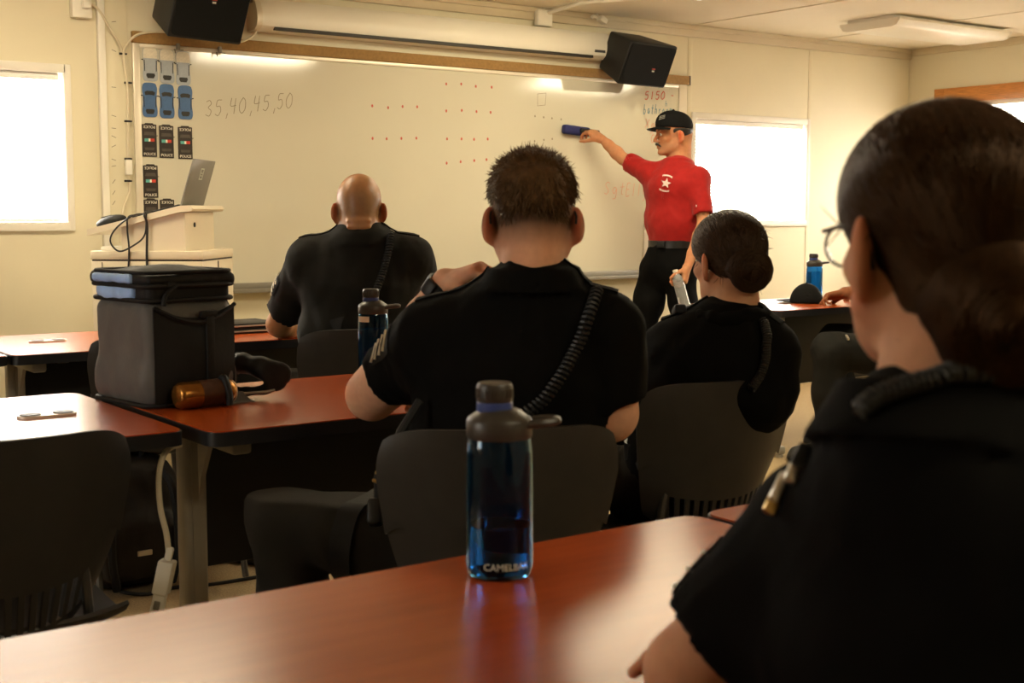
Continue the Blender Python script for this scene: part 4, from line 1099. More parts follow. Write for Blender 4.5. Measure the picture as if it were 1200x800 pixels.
M['capcloth'] = mat('black_cap_weave', (.0045, .0045, .0045), .85, spec=.15, noise=.15, nscale=30, bump=.15, bscale=300)
M['capbadge'] = mat('pale_cap_print', (.30, .29, .26), .6, noise=.05, nscale=40)
M['whiteprint'] = mat('white_shirt_print', (.62, .48, .44), .65, noise=.1, nscale=60)

def head(v, c, R, s=1.0, fem=False, nb=None, neck=.056, ear=1.0, bald=False, jw=None):
    c = np.array(c, float)
    g = lambda x, y, z: c + R @ (np.array([x, y, z]) * s)
    v.ell(g(0, -.016, .028), np.array([.0765, .098, .086]) * s, R, .0)
    v.ell(g(0, .030, .030), np.array([.064, .062, .070]) * s, R, .02)
    v.ell(g(0, .028, -.045), np.array([.057, .060, .072]) * s, R, .025)
    jw = jw or (.047 if fem else .053)
    for q in (-1, 1):
        v.cone(g(q * jw, -.008, -.058), g(q * .020, .070, -.100), .020 * s, .015 * s, .03)
        v.ell(g(q * .043, .056, -.026), np.array([.022, .020, .018]) * s, R, .02)
    v.ell(g(0, .080, -.101), np.array([.019, .015, .014]) * s, R, .018)
    v.cone(g(-.034, .080, .020), g(.034, .080, .020), .011 * s, .011 * s, .02)
    for q in (-1, 1):
        v.ell(g(q * .032, .100, .000), np.array([.017, .014, .011]) * s, R, .014, 'sub')
        v.ell(g(q * .031, .074, .000), np.array([.0135] * 3) * s, R, .004)
    v.cone(g(0, .088, .010), g(0, .112, -.032), .0075 * s, .0105 * s, .012)
    for q in (-1, 1): v.ell(g(q * .0115, .098, -.037), np.array([.009, .011, .007]) * s, R, .006)
    v.ell(g(0, .090, -.062), np.array([.024, .012, .007]) * s, R, .008)
    v.ell(g(0, .088, -.074), np.array([.020, .012, .007]) * s, R, .008)
    v.ell(g(0, .102, -.068), np.array([.024, .006, .0016]) * s, R, .003, 'sub')
    if ear:
        for q in (-1, 1):
            Re = R @ np.array(Matrix.Rotation(q * .60, 3, 'Z')) @ np.array(Matrix.Rotation(-.16, 3, 'X'))
            v.ell(g(q * (.078 + .006 * ear), -.022, -.018), np.array([.0085, .020, .033]) * s * ear, Re, .007)
            v.ell(g(q * .079, -.016, -.047), np.array([.006, .011, .011]) * s, Re, .006)
            v.ell(g(q * (.078 + .013 * ear), -.010, -.016), np.array([.0065, .009, .018]) * s * ear, Re, .004, 'sub')
    if nb is not None:
        up_ = g(0, -.028, -.055)
        v.cone(up_, nb, neck * .97, neck * 1.08, .035)
        v.cone(g(0, -.065, -.02), np.array(nb) + (R @ V3(0, -.03, 0)), .036 * s, .04, .04)
        if bald:
            for z in (-.058, -.078): v.ell(g(0, -.092, z), np.array([.040, .011, .008]) * s, R, .014)
    return g

def hand(v, w, d, pn, side, curl=(25, 30, 25), spread=.06, thumb=(.75, .55, -.35), tb=20, s=1.0, per=None, fr=1.0):
    """w wrist, d direction of the palm, pn the way the palm faces, side=+1 thumb towards d x pn"""
    w = np.array(w, float); y = unit(d); z = -unit(np.array(pn) - y * (np.array(pn) @ y)); x = np.cross(y, z) * side
    P = lambda a, b, c: w + (x * a + y * b + z * c) * s
    tips = []
    kn = [(.029, .090, .002), (.010, .095, .005), (-.010, .090, .004), (-.028, .080, -.001)]
    ln = [(.043, .026, .021), (.047, .030, .022), (.043, .027, .022), (.034, .021, .019)]
    rr = [.0092, .0094, .009, .008]
    for i in range(4):
        v.cone(P(kn[i][0] * .55, .012, -.003), P(*kn[i]), .0165 * s, .0115 * s, .014)
    v.ell(P(.002, .05, -.006), np.array([.036, .045, .015]) * s, np.stack([x, y, z], 1), .014)
    v.cone(P(.012, .010, -.008), P(.030, .045, -.010), .017 * s, .013 * s, .012)
    for i in range(4):
        cu = per[i] if per is not None else curl
        p = P(*kn[i]); a = 0; sp = (1.5 - i) * spread
        for j in range(3):
            a += math.radians(cu[j]); dd = (y * math.cos(a) - z * math.sin(a)) * 1.0 + x * math.sin(sp) * (1 if j == 0 else .6)
            q = p + unit(dd) * ln[i][j] * s * fr
            v.cone(p, q, (rr[i] - .0008 * j) * s, (rr[i] - .0008 * (j + 1)) * s, .003 if j else .005)
            p = q
        tips.append(p)
    p = P(.026, .030, -.008); dd = unit(x * thumb[0] + y * thumb[1] + z * thumb[2])
    q = p + dd * .040 * s; v.cone(p, q, .0145 * s, .0115 * s, .010); p = q
    for L_, r0, r1 in ((.032, .0112, .0098), (.026, .0098, .008)):
        dd = unit(dd + (y * .6 - x * .5) * math.radians(tb) * 1.2)
        q = p + dd * L_ * s; v.cone(p, q, r0 * s, r1 * s, .004); p = q
    tips.append(p)
    return tips

def strands(vol, roots, fn_dir, n, step, r0, lift, seed=1, jitter=.25, surf=True, gap=.001):
    """hair locks that run over the surface of vol from each root, following fn_dir(p)->vector"""
    rr = np.random.default_rng(seed); P = np.array(roots, float); K = len(P)
    J = rr.normal(size=(K, 3)) * jitter; path = [P.copy()]; L = rr.uniform(.7, 1.3, K)
    for i in range(n):
        D = fn_dir(P) + J * np.linalg.norm(fn_dir(P), axis=1, keepdims=True)
        N = vol.normal(P)
        if surf: D = D - N * np.sum(D * N, 1, keepdims=True)
        D /= np.linalg.norm(D, axis=1, keepdims=True) + 1e-9
        P = P + D * step * L[:, None]
        if surf:
            d = vol.sample(P); P = P - N * (d - (lift * math.sin(PI * (i + 1) / n) + gap))[:, None]
        path.append(P.copy())
    path = np.stack(path, 1)
    V = np.empty((K, n + 1, 3, 3), np.float32)
    for i in range(n + 1):
        t = path[:, min(i + 1, n)] - path[:, max(i - 1, 0)]; t /= np.linalg.norm(t, axis=1, keepdims=True) + 1e-9
        a = np.cross(t, [.31, .52, .79]); a /= np.linalg.norm(a, axis=1, keepdims=True) + 1e-9; b = np.cross(t, a)
        r = r0 * (1 - .85 * (i / n) ** 2)
        for j in range(3): V[:, i, j] = path[:, i] + r * (math.cos(2.1 * j) * a + math.sin(2.1 * j) * b)
    vs = V.reshape(-1, 3); F = []
    base = (np.arange(K) * (n + 1) * 3)[:, None]
    for i in range(n):
        for j in range(3):
            q = np.array([i * 3 + j, i * 3 + (j + 1) % 3, (i + 1) * 3 + (j + 1) % 3, (i + 1) * 3 + j]); F.append(base + q[None])
    return vs, np.concatenate(F)

def join_raw(name, m, parent, parts):
    vs = np.concatenate([p[0] for p in parts]); o = 0; fs = []
    for a, b in parts: fs.append(b + o); o += len(a)
    fs = np.concatenate(fs)
    me = bpy.data.meshes.new(name)
    me.vertices.add(len(vs)); me.vertices.foreach_set('co', vs.astype(np.float32).ravel())
    me.loops.add(len(fs) * 4); me.loops.foreach_set('vertex_index', fs.astype(np.int32).ravel())
    me.polygons.add(len(fs)); me.polygons.foreach_set('loop_start', np.arange(0, len(fs) * 4, 4, dtype=np.int32))
    me.polygons.foreach_set('use_smooth', np.ones(len(fs), bool)); me.update(calc_edges=True); me.validate()
    me.materials.append(m); return link(name, me, parent, True)

def bounds(pts, pad):
    P = np.array(pts, float); return P.min(0) - pad, P.max(0) + pad

class Person: pass
def person(name_label, J, skin=(.50, .27, .17), bulk=1.0, fem=False, sleeve=.78, shirt='uniform', trouser='trouser', collar=True,
           h=.009, hs=1.0, tone=None, bald=False, neck=.056, hands=None, shirt_h=None, tuck=False, waist=.15, wr=.004, ears=1.0, arm=1.0, skinm='skin', legs=True, jw=None, sl_r=1.0, collar_h=.03):
    p = Person(); p.J = J; g_ = J['pelvis']
    t = thing('person', name_label, 'person', (g_[0], g_[1], 0)); p.t = t
    chest_side = unit(J['shR'] - J['shL']); mid = (J['shL'] + J['shR']) / 2
    hip_side = unit(J['hipR'] - J['hipL'])
    R = J['headR']; p.R = R
    # ---------- body (one skin surface)
    pts = [J['head'], J['neck'], J['shL'], J['shR'], J['elL'], J['elR'], J['wrL'], J['wrR'], mid - [0, 0, .25]]
    hp = [J['wrL'] + unit(J['hdL']) * .1, J['wrR'] + unit(J['hdR']) * .1]
    lo, hi = bounds(pts + hp, .13)
    fine = [(J['head'] - .135, J['head'] + .135, .0045 * h / .009 * 1.0)]
    for q in hp: fine.append((q - .10, q + .10, .004))
    v = Vol(lo, hi, h, fine)
    b = bulk
    chest = mid - V3(0, 0, .07); low = (J['pelvis'] * .35 + mid * .65)
    v.eseg(low, chest, (.11 * b, .07 * b), (.14 * b, .085 * b), chest_side, .03)
    v.eseg(chest, mid * .5 + J['neck'] * .5, (.14 * b, .085 * b), (.07, .06), chest_side, .05)
    for s in 'LR':
        v.cone(J['neck'] - V3(0, 0, .02), J['sh' + s], .048, .050 * b, .05)
        v.chain([J['sh' + s], J['sh' + s] * .5 + J['el' + s] * .5, J['el' + s]], [.052 * b * arm, .047 * b * arm, .040 * b * arm], .02)
        e, w = J['el' + s], J['wr' + s]
        v.chain([e, e * .7 + w * .3, e * .3 + w * .7, w], [.040 * b * arm, .0435 * b, .034 * b, .0265 * b], .015)
        hk = dict(J.get('hand' + s, {}))
        tp = hand(v, w, J['hd' + s], J['hn' + s], hk.pop('side'), **hk); setattr(p, 'tips' + s, tp)
    p.g = head(v, J['head'], R, hs, fem, J['neck'], neck, ears, bald, jw)
    c0, s0 = J['head'], hs
    def colors(vs):
        q = ((vs - c0) @ R) / s0
        out = np.tile(np.array(skin, np.float32), (len(vs), 1))
        nh = np.linalg.norm(q, axis=1) < .2
        er = np.exp(-((np.abs(q[:, 0]) - .086) / .012) ** 2 - ((q[:, 1] + .018) / .028) ** 2 - ((q[:, 2] + .015) / .04) ** 2) * nh
        red = np.array(skin) * np.array([.95, .36, .28])  # ruddy ears and nose; the backlit red of the ears is painted in
        out = out * (1 - er[:, None]) + red * er[:, None]
        ns = np.exp(-(q[:, 0] / .03) ** 2 - ((q[:, 1] - .105) / .03) ** 2 - ((q[:, 2] + .025) / .025) ** 2) * nh * .35
        out = out * (1 - ns[:, None]) + red * ns[:, None]
        if tone is not None: out = tone(out, q, nh, vs)
        return np.clip(out, 0, 1)
    p.body = v.obj('body', M[skinm], t, colors=colors)
    p.bodyvol = v
    # ---------- shirt
    sh = shirt_h or h
    belt = J['belt']
    pts = [J['neck'] + V3(0, 0, .06), J['shL'], J['shR'], J['elL'], J['elR'], belt - V3(0, 0, .1)]
    lo, hi = bounds(pts, .17)
    v = Vol(lo, hi, sh)
    i = .016; i0 = .004 if tuck else i
    v.eseg(belt - V3(0, 0, .05), belt + (mid - belt) * .35, (waist * b + i0, waist * .74 * b + i0), (.148 * b + i, .108 * b + i), hip_side, .05)
    v.eseg(belt + (mid - belt) * .35, chest, (.148 * b + i, .108 * b + i), (.165 * b + i, .112 * b + i), chest_side, .06)
    v.eseg(chest, mid * .55 + J['neck'] * .45 - V3(0, 0, .012), (.165 * b + i, .112 * b + i), (.10 + i, .068 + i), chest_side, .06)
    if fem:
        fw_ = unit(np.cross(V3(0, 0, 1), chest_side))
        for q in (-1, 1): v.ell(chest + chest_side * q * .075 * b + fw_ * .085 * b - V3(0, 0, .05), (.07, .07, .065), None, .05)
    v.eseg(mid - V3(0, 0, .02), J['neck'] + V3(0, 0, .004), (.12 * b, .082 * b), (neck + .022, neck + .020), chest_side, .05)
    cav = []
    for s in 'LR':
        S_, E_ = J['sh' + s], J['el' + s]; D = unit(E_ - S_); end = S_ + (E_ - S_) * sleeve
        v.cone(J['neck'] - V3(0, 0, .035), S_, .056, .064 * b, .06)
        slv = J.get('sleeve' + s, sleeve); end = S_ + (E_ - S_) * slv
        v.cone(S_, S_ + (E_ - S_) * (slv + .2), .066 * b * sl_r, .062 * b * sl_r, .035, cut=(end, D))
        cav.append((end - D * .025, end + D * .04, D))
    v.wrinkle(wr, 24, hash(name_label) % 97 if False else len(name_label)); v.wrinkle(wr * .5, 60, len(name_label) + 3)
    for a_, e_, D in cav: v.cone(a_, e_, .064 * b * sl_r - 1.7 * sh, .064 * b * sl_r - 1.5 * sh, .0, 'sub', cut=(e_, D))
    if collar:
        nk = J['neck'] + (J['head'] - J['neck']) * .10; ax = unit(p.g(0, -.028, -.055) - J['neck']); fw_ = np.cross(V3(0, 0, 1), chest_side)
        ax = unit(ax * .8 + V3(0, 0, .35) - fw_ * .12)
        s_ = unit(chest_side - ax * (chest_side @ ax)); f_ = np.cross(ax, s_); rn = neck * 1.12 + .017; nk = nk + V3(0, 0, .012)
        def cfn(X, Y, Z):
            px, py, pz = X - nk[0], Y - nk[1], Z - nk[2]
            a_ = px * ax[0] + py * ax[1] + pz * ax[2]; q = np.sqrt((px * s_[0] + py * s_[1] + pz * s_[2])**2 + (px * f_[0] + py * f_[1] + pz * f_[2])**2)
            fl = np.maximum(0, .012 - a_) * .55
            return np.maximum(np.abs(q - rn - fl) - .0065, np.abs(a_ + .008) - collar_h)
        v.op(cfn, nk - .1, nk + .1, .008)
    v.plane(belt - V3(0, 0, .06 if tuck else .10), V3(0, 0, -1))
    p.shirt = v.obj('shirt', M[shirt], t); p.shirtvol = v
    # ---------- trousers, belt, shoes
    if legs:
        pts = [J['pelvis'], J['kneeL'], J['kneeR'], J['ankL'], J['ankR'], belt]
        lo, hi = bounds(pts, .17); v = Vol(lo, hi, .012)
        v.eseg(J['pelvis'] - V3(0, 0, .01), belt + V3(0, 0, .01), (.165 * b, .13 * b), (waist * b + .008, waist * .74 * b + .008), hip_side, .05)
        for s in 'LR':
            H_, K_, A_ = J['hip' + s], J['knee' + s], J['ank' + s]
            v.chain([H_, H_ * .5 + K_ * .5, K_], [.098 * b, .088 * b, .072 * b], .05)
            v.chain([K_, K_ * .55 + A_ * .45, A_ - V3(0, 0, .01)], [.070 * b, .066 * b, .058], .04)
        v.wrinkle(.009, 20, 11); v.plane(belt + V3(0, 0, .012), V3(0, 0, 1)); v.plane(V3(0, 0, min(J['ankL'][2], J['ankR'][2]) - .055), V3(0, 0, -1))
        p.trousers = v.obj('trousers', M[trouser], t)
        for s in 'LR':
            A_ = np.array([J['ank' + s][0], J['ank' + s][1], 0]); f = unit(J.get('toe' + s, FH)); f = unit(V3(f[0], f[1], 0)); sd = V3(f[1], -f[0], 0)
            v = Vol(A_ - .3, A_ + .3, .007)
            v.chain([A_ + f * -.035 + V3(0, 0, .05), A_ + f * .06 + V3(0, 0, .048), A_ + f * .16 + V3(0, 0, .035)], [.042, .044, .036], .03)
            v.cone(A_ + V3(0, 0, .05), A_ + V3(0, 0, .17), .046, .05, .03)
            v.cone(A_ - f * .035 + V3(0, 0, .014), A_ + f * .165 + V3(0, 0, .014), .044, .042, .008)
            v.plane(A_ + V3(0, 0, .003), V3(0, 0, -1)); v.obj('shoe', M['leather'], t)
        k = MB(); P = []
        s_ = hip_side; f_ = np.cross(V3(0, 0, 1), s_)
        o_ = []; n_ = 40
        for zz, e in ((-.022, .010), (-.022, .017), (.022, .017), (.022, .010)):
            o_.append([belt + s_ * (waist * b + e) * math.cos(2 * PI * i / n_) + f_ * (waist * .74 * b + e) * math.sin(2 * PI * i / n_) + V3(0, 0, zz) for i in range(n_)])
        k.add(sum(o_, []), [(a_ * n_ + i, a_ * n_ + (i + 1) % n_, ((a_ + 1) % 4) * n_ + (i + 1) % n_, ((a_ + 1) % 4) * n_ + i) for a_ in range(4) for i in range(n_)])
        k.build('belt', M['leather'], t, world=True)
    p.side = chest_side; p.fw = unit(np.cross(V3(0, 0, 1), chest_side)); p.mid = mid; p.hip_side = hip_side; p.b = b; p.waist = waist
    p.bvh = bvh_of(p.shirt)
    return p

def eyes(p, s=1.0):
    for q in (-1, 1):
        e = MB().sphere(p.g(q * .0315, .0775, .0), .0118 * s, 16, 10).build('eyeball', M['eye'], p.t, world=True)
        MB().sphere(p.g(q * .0315, .0880, .0), (.0052 * s, .0025 * s, .0052 * s), 12, 8, R=p.R).build('iris', M['iris'], e, world=True)
def brows(p, m):
    k = MB()
    for q in (-1, 1): k.tube([p.g(q * .014, .0945, .020), p.g(q * .032, .0925, .025), p.g(q * .050, .078, .020)], [.003, .0042, .002], 6)
    k.build('eyebrows', m, p.t, world=True)
def epaulettes(p, m):
    for s, q in (('L', -1), ('R', 1)):
        a = p.J['sh' + s] + V3(0, 0, .08) + p.side * q * .03; b_ = p.J['neck'] * .55 + p.J['sh' + s] * .45 + V3(0, 0, .1)
        pp = [snap(p.bvh, a + (b_ - a) * i / 7, .004) for i in range(8)]
        L_, R_, L2, R2 = [], [], [], []
        for i in range(8):
            d_ = unit(pp[min(i + 1, 7)] - pp[max(i - 1, 0)]); w_ = unit(np.cross(d_, V3(0, 0, 1))) * (.021 - .001 * i)
            for lst, sg, of in ((L_, -1, .0), (R_, 1, .0), (L2, -1, .004), (R2, 1, .004)): lst.append(snap(p.bvh, pp[i] + sg * w_, of))
        mid_ = [snap(p.bvh, q, .0055) for q in pp]; bot_ = [snap(p.bvh, q, -.001) for q in pp]
        k = MB(); secs = [L_, L2, mid_, R2, R_, bot_]; n6 = 6
        k.add([secs[j][i] for i in range(8) for j in range(n6)], [(i * n6 + j, i * n6 + (j + 1) % n6, (i + 1) * n6 + (j + 1) % n6, (i + 1) * n6 + j) for i in range(7) for j in range(n6)] + [tuple(range(6)), tuple(42 + j for j in range(6))[::-1]])
        k.build('epaulette', m, p.t, world=True)
def radio_cord(p, pts, r=.0085, off=.011, wire=.0028, turns=46):
    P = []
    for q in pts:
        h_, n_, _, _ = p.bvh.ray_cast(Vector(EYE + ray(*q) * .3), Vector(ray(*q)))
        if h_ is not None: P.append(np.array(h_) + np.array(n_) * off)
    P = [snap(p.bvh, q, off) for q in resample(P, 24)]; P = smooth_path(P, 60, 6); P = smooth_path([snap(p.bvh, q, off) for q in P], 60, 2)
    o = coil(P, r, wire, turns, 9, 5).build('radio_cord', M['cable_b'], p.t, world=True); o['label'] = 'coiled black radio cord'; return o
def arm_patch(p, s, f=.35, label=None, side=1):
    """embroidered badge and metal pins on the outside of a sleeve"""
    S_, E_ = p.J['sh' + s], p.J['el' + s]; c = S_ + (E_ - S_) * f; out = p.side * (-1 if s == 'L' else 1)
    q0 = snap(p.bvh, c + out * .12, .002); D = unit(E_ - S_); w = unit(np.cross(out, D))
    k = MB(); pts = []
    for y in np.linspace(-.045, .045, 8):
        for x in np.linspace(-.035, .035, 7):
            xx = x * (1 - .25 * max(0, y / .045)); pts.append(snap(p.bvh, q0 + D * y + w * xx, .0035))
    k.add(pts, [(j * 7 + i, j * 7 + i + 1, (j + 1) * 7 + i + 1, (j + 1) * 7 + i) for j in range(7) for i in range(6)])
    o = k.build('shoulder_patch', M['uniform2'], p.t, world=True); o['label'] = label or 'dark embroidered shoulder patch'
    k = MB()
    for y in (-.03, -.008, .014, .033): k.tube([snap(p.bvh, q0 + D * y - w * .022, .005), snap(p.bvh, q0 + D * (y + .012) + w * .02, .006)], .0028, 6)
    o2 = k.build('patch_embroidery', M['silver'], o, world=True)

def seated(c_hip, yaw, knL, knR, anL, anR):
    f = V3(math.cos(yaw), math.sin(yaw), 0); r = V3(f[1], -f[0], 0); c = np.array(c_hip, float)
    return dict(pelvis=c, hipL=c - r * .095 + f * .03, hipR=c + r * .095 + f * .03, belt=c + V3(0, 0, .10) - f * .015, kneeL=np.array(knL, float), kneeR=np.array(knR, float), ankL=np.array(anL, float), ankR=np.array(anR, float), toeL=f, toeR=f)
VYAW = math.atan2(SA, CA)

# ====================================================== man with short brown hair (centre)
d = 2.62
J = seated((1.50, 2.12, .53), VYAW + .12, at(335, 600, 2.78), (1.88, 2.50, .56), (1.27, 2.50, .09), (1.93, 2.46, .09))
J['toeL'] = V3(.2, .98, 0); J['sleeveL'] = .58; J['belt'] = J['pelvis'] + V3(0, 0, .09)
J.update(head=at(624, 254, 2.64), headR=frame(VYAW + .02, -.10), neck=at(624, 340, 2.60), shL=at(508, 400, 2.66), shR=at(706, 390, 2.60),
         elL=at(436, 462, 2.90), elR=at(714, 484, 2.62), wrL=at(522, 330, 2.80), wrR=at(535, 490, 2.80))
J['hdL'] = at(572, 312, 2.74) - J['wrL']; J['hnL'] = V3(0, 0, -1) + FH * .25; J['handL'] = dict(side=1, curl=(38, 70, 50), thumb=(.55, .75, -.55), tb=22)
J['hdR'] = at(480, 492, 2.86) - J['wrR']; J['hnR'] = V3(0, 0, 1) * .4 + FH * .9; J['handR'] = dict(side=1, curl=(40, 55, 40))
def tone_c(o, q, nh, vs):
    st = np.clip((q[:, 2] + .068) / .052, 0, 1) * np.clip((.050 - q[:, 1]) / .03, 0, 1) * nh * (1 - np.exp(-((np.abs(q[:, 0]) - .088) / .010) ** 2))
    st = st ** 1.1; dk = np.array([.060, .038, .024])
    face = np.clip((q[:, 1] - .06) / .015, 0, 1) * np.clip((.075 - q[:, 2]) / .01, 0, 1)
    st = (st * (1 - face))[:, None] * nh[:, None]
    return o * (1 - st * .92) + dk * st * .92
pc = person('man with short brown hair seated at the cooler bag table, hand to chin', J, skin=(.58, .31, .20), bulk=1.10, tone=tone_c, neck=.060, shirt='uniform', sleeve=.80, h=.008, hs=1.02, collar_h=.026, ears=1.12, sl_r=1.13, arm=1.26)
eyes(pc); brows(pc, M['hairbrown'])
# hair
v = Vol(J['head'] - .17, J['head'] + .17, .0045)
g = pc.g; R = pc.R
v.ell(g(0, -.018, .032), np.array([.0805, .104, .088]) * 1.02, R, 0); v.ell(g(0, .015, .045), np.array([.070, .080, .070]) * 1.02, R, .03); v.ell(g(0, .0, .070), np.array([.066, .078, .045]) * 1.02, R, .03)
v.plane(g(0, -.10, -.006), R @ unit(V3(0, -.30, -1.0)))
v.plane(g(0, .082, .03), R @ unit(V3(0, 1, -.45)))
for q in (-1, 1): v.ell(g(q * .098, .0, -.014), (.050, .13, .058), R, .015, 'sub')
v.wrinkle(.004, 70, 5)
hv, hf = v.mesh()
roots = hv[np.random.default_rng(3).choice(len(hv), min(5200, len(hv)), replace=False)]
qq = (roots - J['head']) @ R; roots = roots[(qq[:, 2] > -.012)]
def fd(P):
    q = (P - J['head']) @ R; N = v.normal(P)
    top = np.clip((q[:, 2] - .06) / .04, 0, 1)[:, None]
    loc = np.stack([q[:, 0] * 3 - .1, .55 * top[:, 0] + .1 + 0 * q[:, 0], -(1 - top[:, 0]) * 1.1 + .15], 1)
    return loc @ R.T + N * (.12 + .25 * top)
s1 = strands(v, roots, fd, 5, .0034, .0011, .0, 4, .30, surf=False)
join_raw('hair', M['hairbrown'], pc.t, [(hv, hf), s1])
# glasses temples, watch, cord, badges
k = MB()
for q in (-1, 1):
    k.tube([g(q * .066, .090, .008), g(q * .079, .03, .010), g(q * .081, -.02, .012), g(q * .083, -.043, -.004), g(q * .082, -.046, -.018)], .0023, 6)
    k.tube([g(q * (.036 + .026 * math.cos(a)), .094 - .006 * abs(math.cos(a)), .0 + .018 * math.sin(a)) for a in np.linspace(0, 2 * PI, 22)[:-1]], .0018, 5, closed=True)
k.tube([g(-.010, .096, .006), g(.010, .096, .006)], .002, 5); k.build('glasses', M['glasses'], pc.t, world=True)
wd = unit(J['wrL'] - J['elL']); wc = J['wrL'] - wd * .022
k = MB(); a1 = unit(np.cross(wd, V3(0, 0, 1))); a2 = np.cross(wd, a1)
k.add([wc + wd * z + (a1 * math.cos(t) + a2 * math.sin(t)) * r_ for r_, z in ((.032, -.017), (.037, -.017), (.037, .017), (.032, .017)) for t in np.linspace(0, 2 * PI, 33)[:-1]],
      [(i * 32 + j, i * 32 + (j + 1) % 32, ((i + 1) % 4) * 32 + (j + 1) % 32, ((i + 1) % 4) * 32 + j) for i in range(4) for j in range(32)])
w_ = k.build('watch', M['black'], pc.t, world=True)
tn = unit(-FH * .7 + V3(0, 0, .7)); tn = unit(tn - wd * (tn @ wd)); MB().box(wc + tn * .037, (.030, .034, .010), .004, Matrix(np.stack([np.cross(wd, tn), wd, tn], 1))).build('watch_case', M['black'], w_, world=True)
radio_cord(pc, [(698, 345), (694, 360), (682, 395), (660, 435), (635, 470), (590, 500), (545, 515)], r=.010, off=.012, wire=.0035, turns=44)
epaulettes(pc, M['uniform']); arm_patch(pc, 'L', .0)
# belt gear at his left hip
for (u, v_, dd, sz, mm, lb) in ((462, 545, 2.55, (.035, .03, .10), 'leather', 'black belt pouch'), (448, 575, 2.52, (.045, .03, .07), 'nylonb', 'black belt pouch'), (440, 600, 2.5, (.04, .03, .05), 'leather', 'black belt pouch')):
    MB().box(at(u, v_, dd), sz, .008, (0, .45, VYAW)).build('belt_pouch', M[mm], pc.t, world=True)
k = MB()
for i in range(5): k.box(at(446 + i * 3.2, 566 - i * 9, 2.495), (.034, .006, .007), .002, (0, .45, VYAW - PI / 2 + .2))
o = k.build('key_holder', M['brass'], pc.t, world=True); o['label'] = 'brass coloured clips on the belt'
k = MB(); k.tube([at(442, 612, 2.5), at(452, 560, 2.5), at(470, 505, 2.52), at(492, 470, 2.55)], .009, 8); k.build('belt_strap', M['nylonb'], pc.t, world=True)
# thigh strap of the holster
kk = bvh_of(pc.trousers); hL, kL = J['hipL'], J['kneeL']; ax = unit(kL - hL); c_ = hL + (kL - hL) * .52; a1 = unit(np.cross(ax, V3(0, 0, 1))); a2 = np.cross(ax, a1)
o_ = []
for z, e in ((-.025, .004), (-.025, .009), (.025, .009), (.025, .004)):
    o_ += [snap(kk, c_ + ax * z + (a1 * math.cos(t) + a2 * math.sin(t)) * .11, e) for t in np.linspace(0, 2 * PI, 33)[:-1]]
MB().add(o_, [(i * 32 + j, i * 32 + (j + 1) % 32, ((i + 1) % 4) * 32 + (j + 1) % 32, ((i + 1) % 4) * 32 + j) for i in range(4) for j in range(32)]).build('thigh_strap', M['nylonb'], pc.t, world=True)

# ====================================================== bald man at the front table
J = seated((2.30, 4.16, .53), VYAW + .25, (2.15, 4.62, .56), (2.62, 4.55, .56), (1.93, 4.20, .09), (2.68, 4.50, .09))
J['toeL'] = unit(V3(-.5, .8, 0))
J.update(head=at(421, 243, 4.72), headR=frame(VYAW - .02 + .11, -.12), neck=at(423, 279, 4.70), shL=at(362, 305, 4.74), shR=at(482, 302, 4.74),
         elL=at(327, 380, 4.97), elR=at(505, 376, 4.96), wrL=at(352, 385, 5.18), wrR=at(478, 384, 5.18))
J['hdL'] = V3(.9, .4, 0); J['hnL'] = V3(0, 0, -1); J['handL'] = dict(side=1, curl=(15, 20, 15)); J['hdR'] = V3(-.5, .8, 0); J['hnR'] = V3(0, 0, -1); J['handR'] = dict(side=-1, curl=(15, 20, 15))
def tone_b(o, q, nh, vs):
    st = np.clip((q[:, 2] + .05) / .02, 0, 1) * np.clip((.045 - q[:, 2]) / .03, 0, 1) * np.clip((.02 - q[:, 1]) / .03, 0, 1) * nh * .45 * np.clip((.079 - np.abs(q[:, 0])) / .004, 0, 1)
    return o * (1 - st[:, None]) + np.array([.13, .09, .055]) * st[:, None]
pb = person('bald man in a black uniform shirt seen from behind, seated at the front table', J, skin=(.36, .175, .075), skinm='skin_gloss', bulk=1.16, tone=tone_b, neck=.064, shirt='uniform2', sleeve=.80, h=.010, bald=True, hs=1.03, collar_h=.022)
eyes(pb); brows(pb, M['hairbrown'])
radio_cord(pb, [(455, 276), (454, 292), (451, 310), (446, 325), (440, 340), (433, 365)], r=.0105, off=.012, wire=.0038, turns=30)
epaulettes(pb, M['uniform2']); arm_patch(pb, 'L', .3)
k = MB()
pp = [snap(pb.bvh, at(370 + 0 * i, 357 + i * 9, 4.4), .008) for i in range(6)]; qq_ = [snap(pb.bvh, at(383, 357 + i * 9, 4.4), .008) for i in range(6)]
n_ = len(pp); k.add(pp + qq_, [(i, i + 1, n_ + i + 1, n_ + i) for i in range(n_ - 1)]); k.build('vest_side_panel', M['nylonb'], pb.t, world=True)
MB().box(at(366, 412, 4.45), (.05, .06, .10), .01, (0, 0, VYAW)).build('belt_pouch', M['leather'], pb.t, world=True)

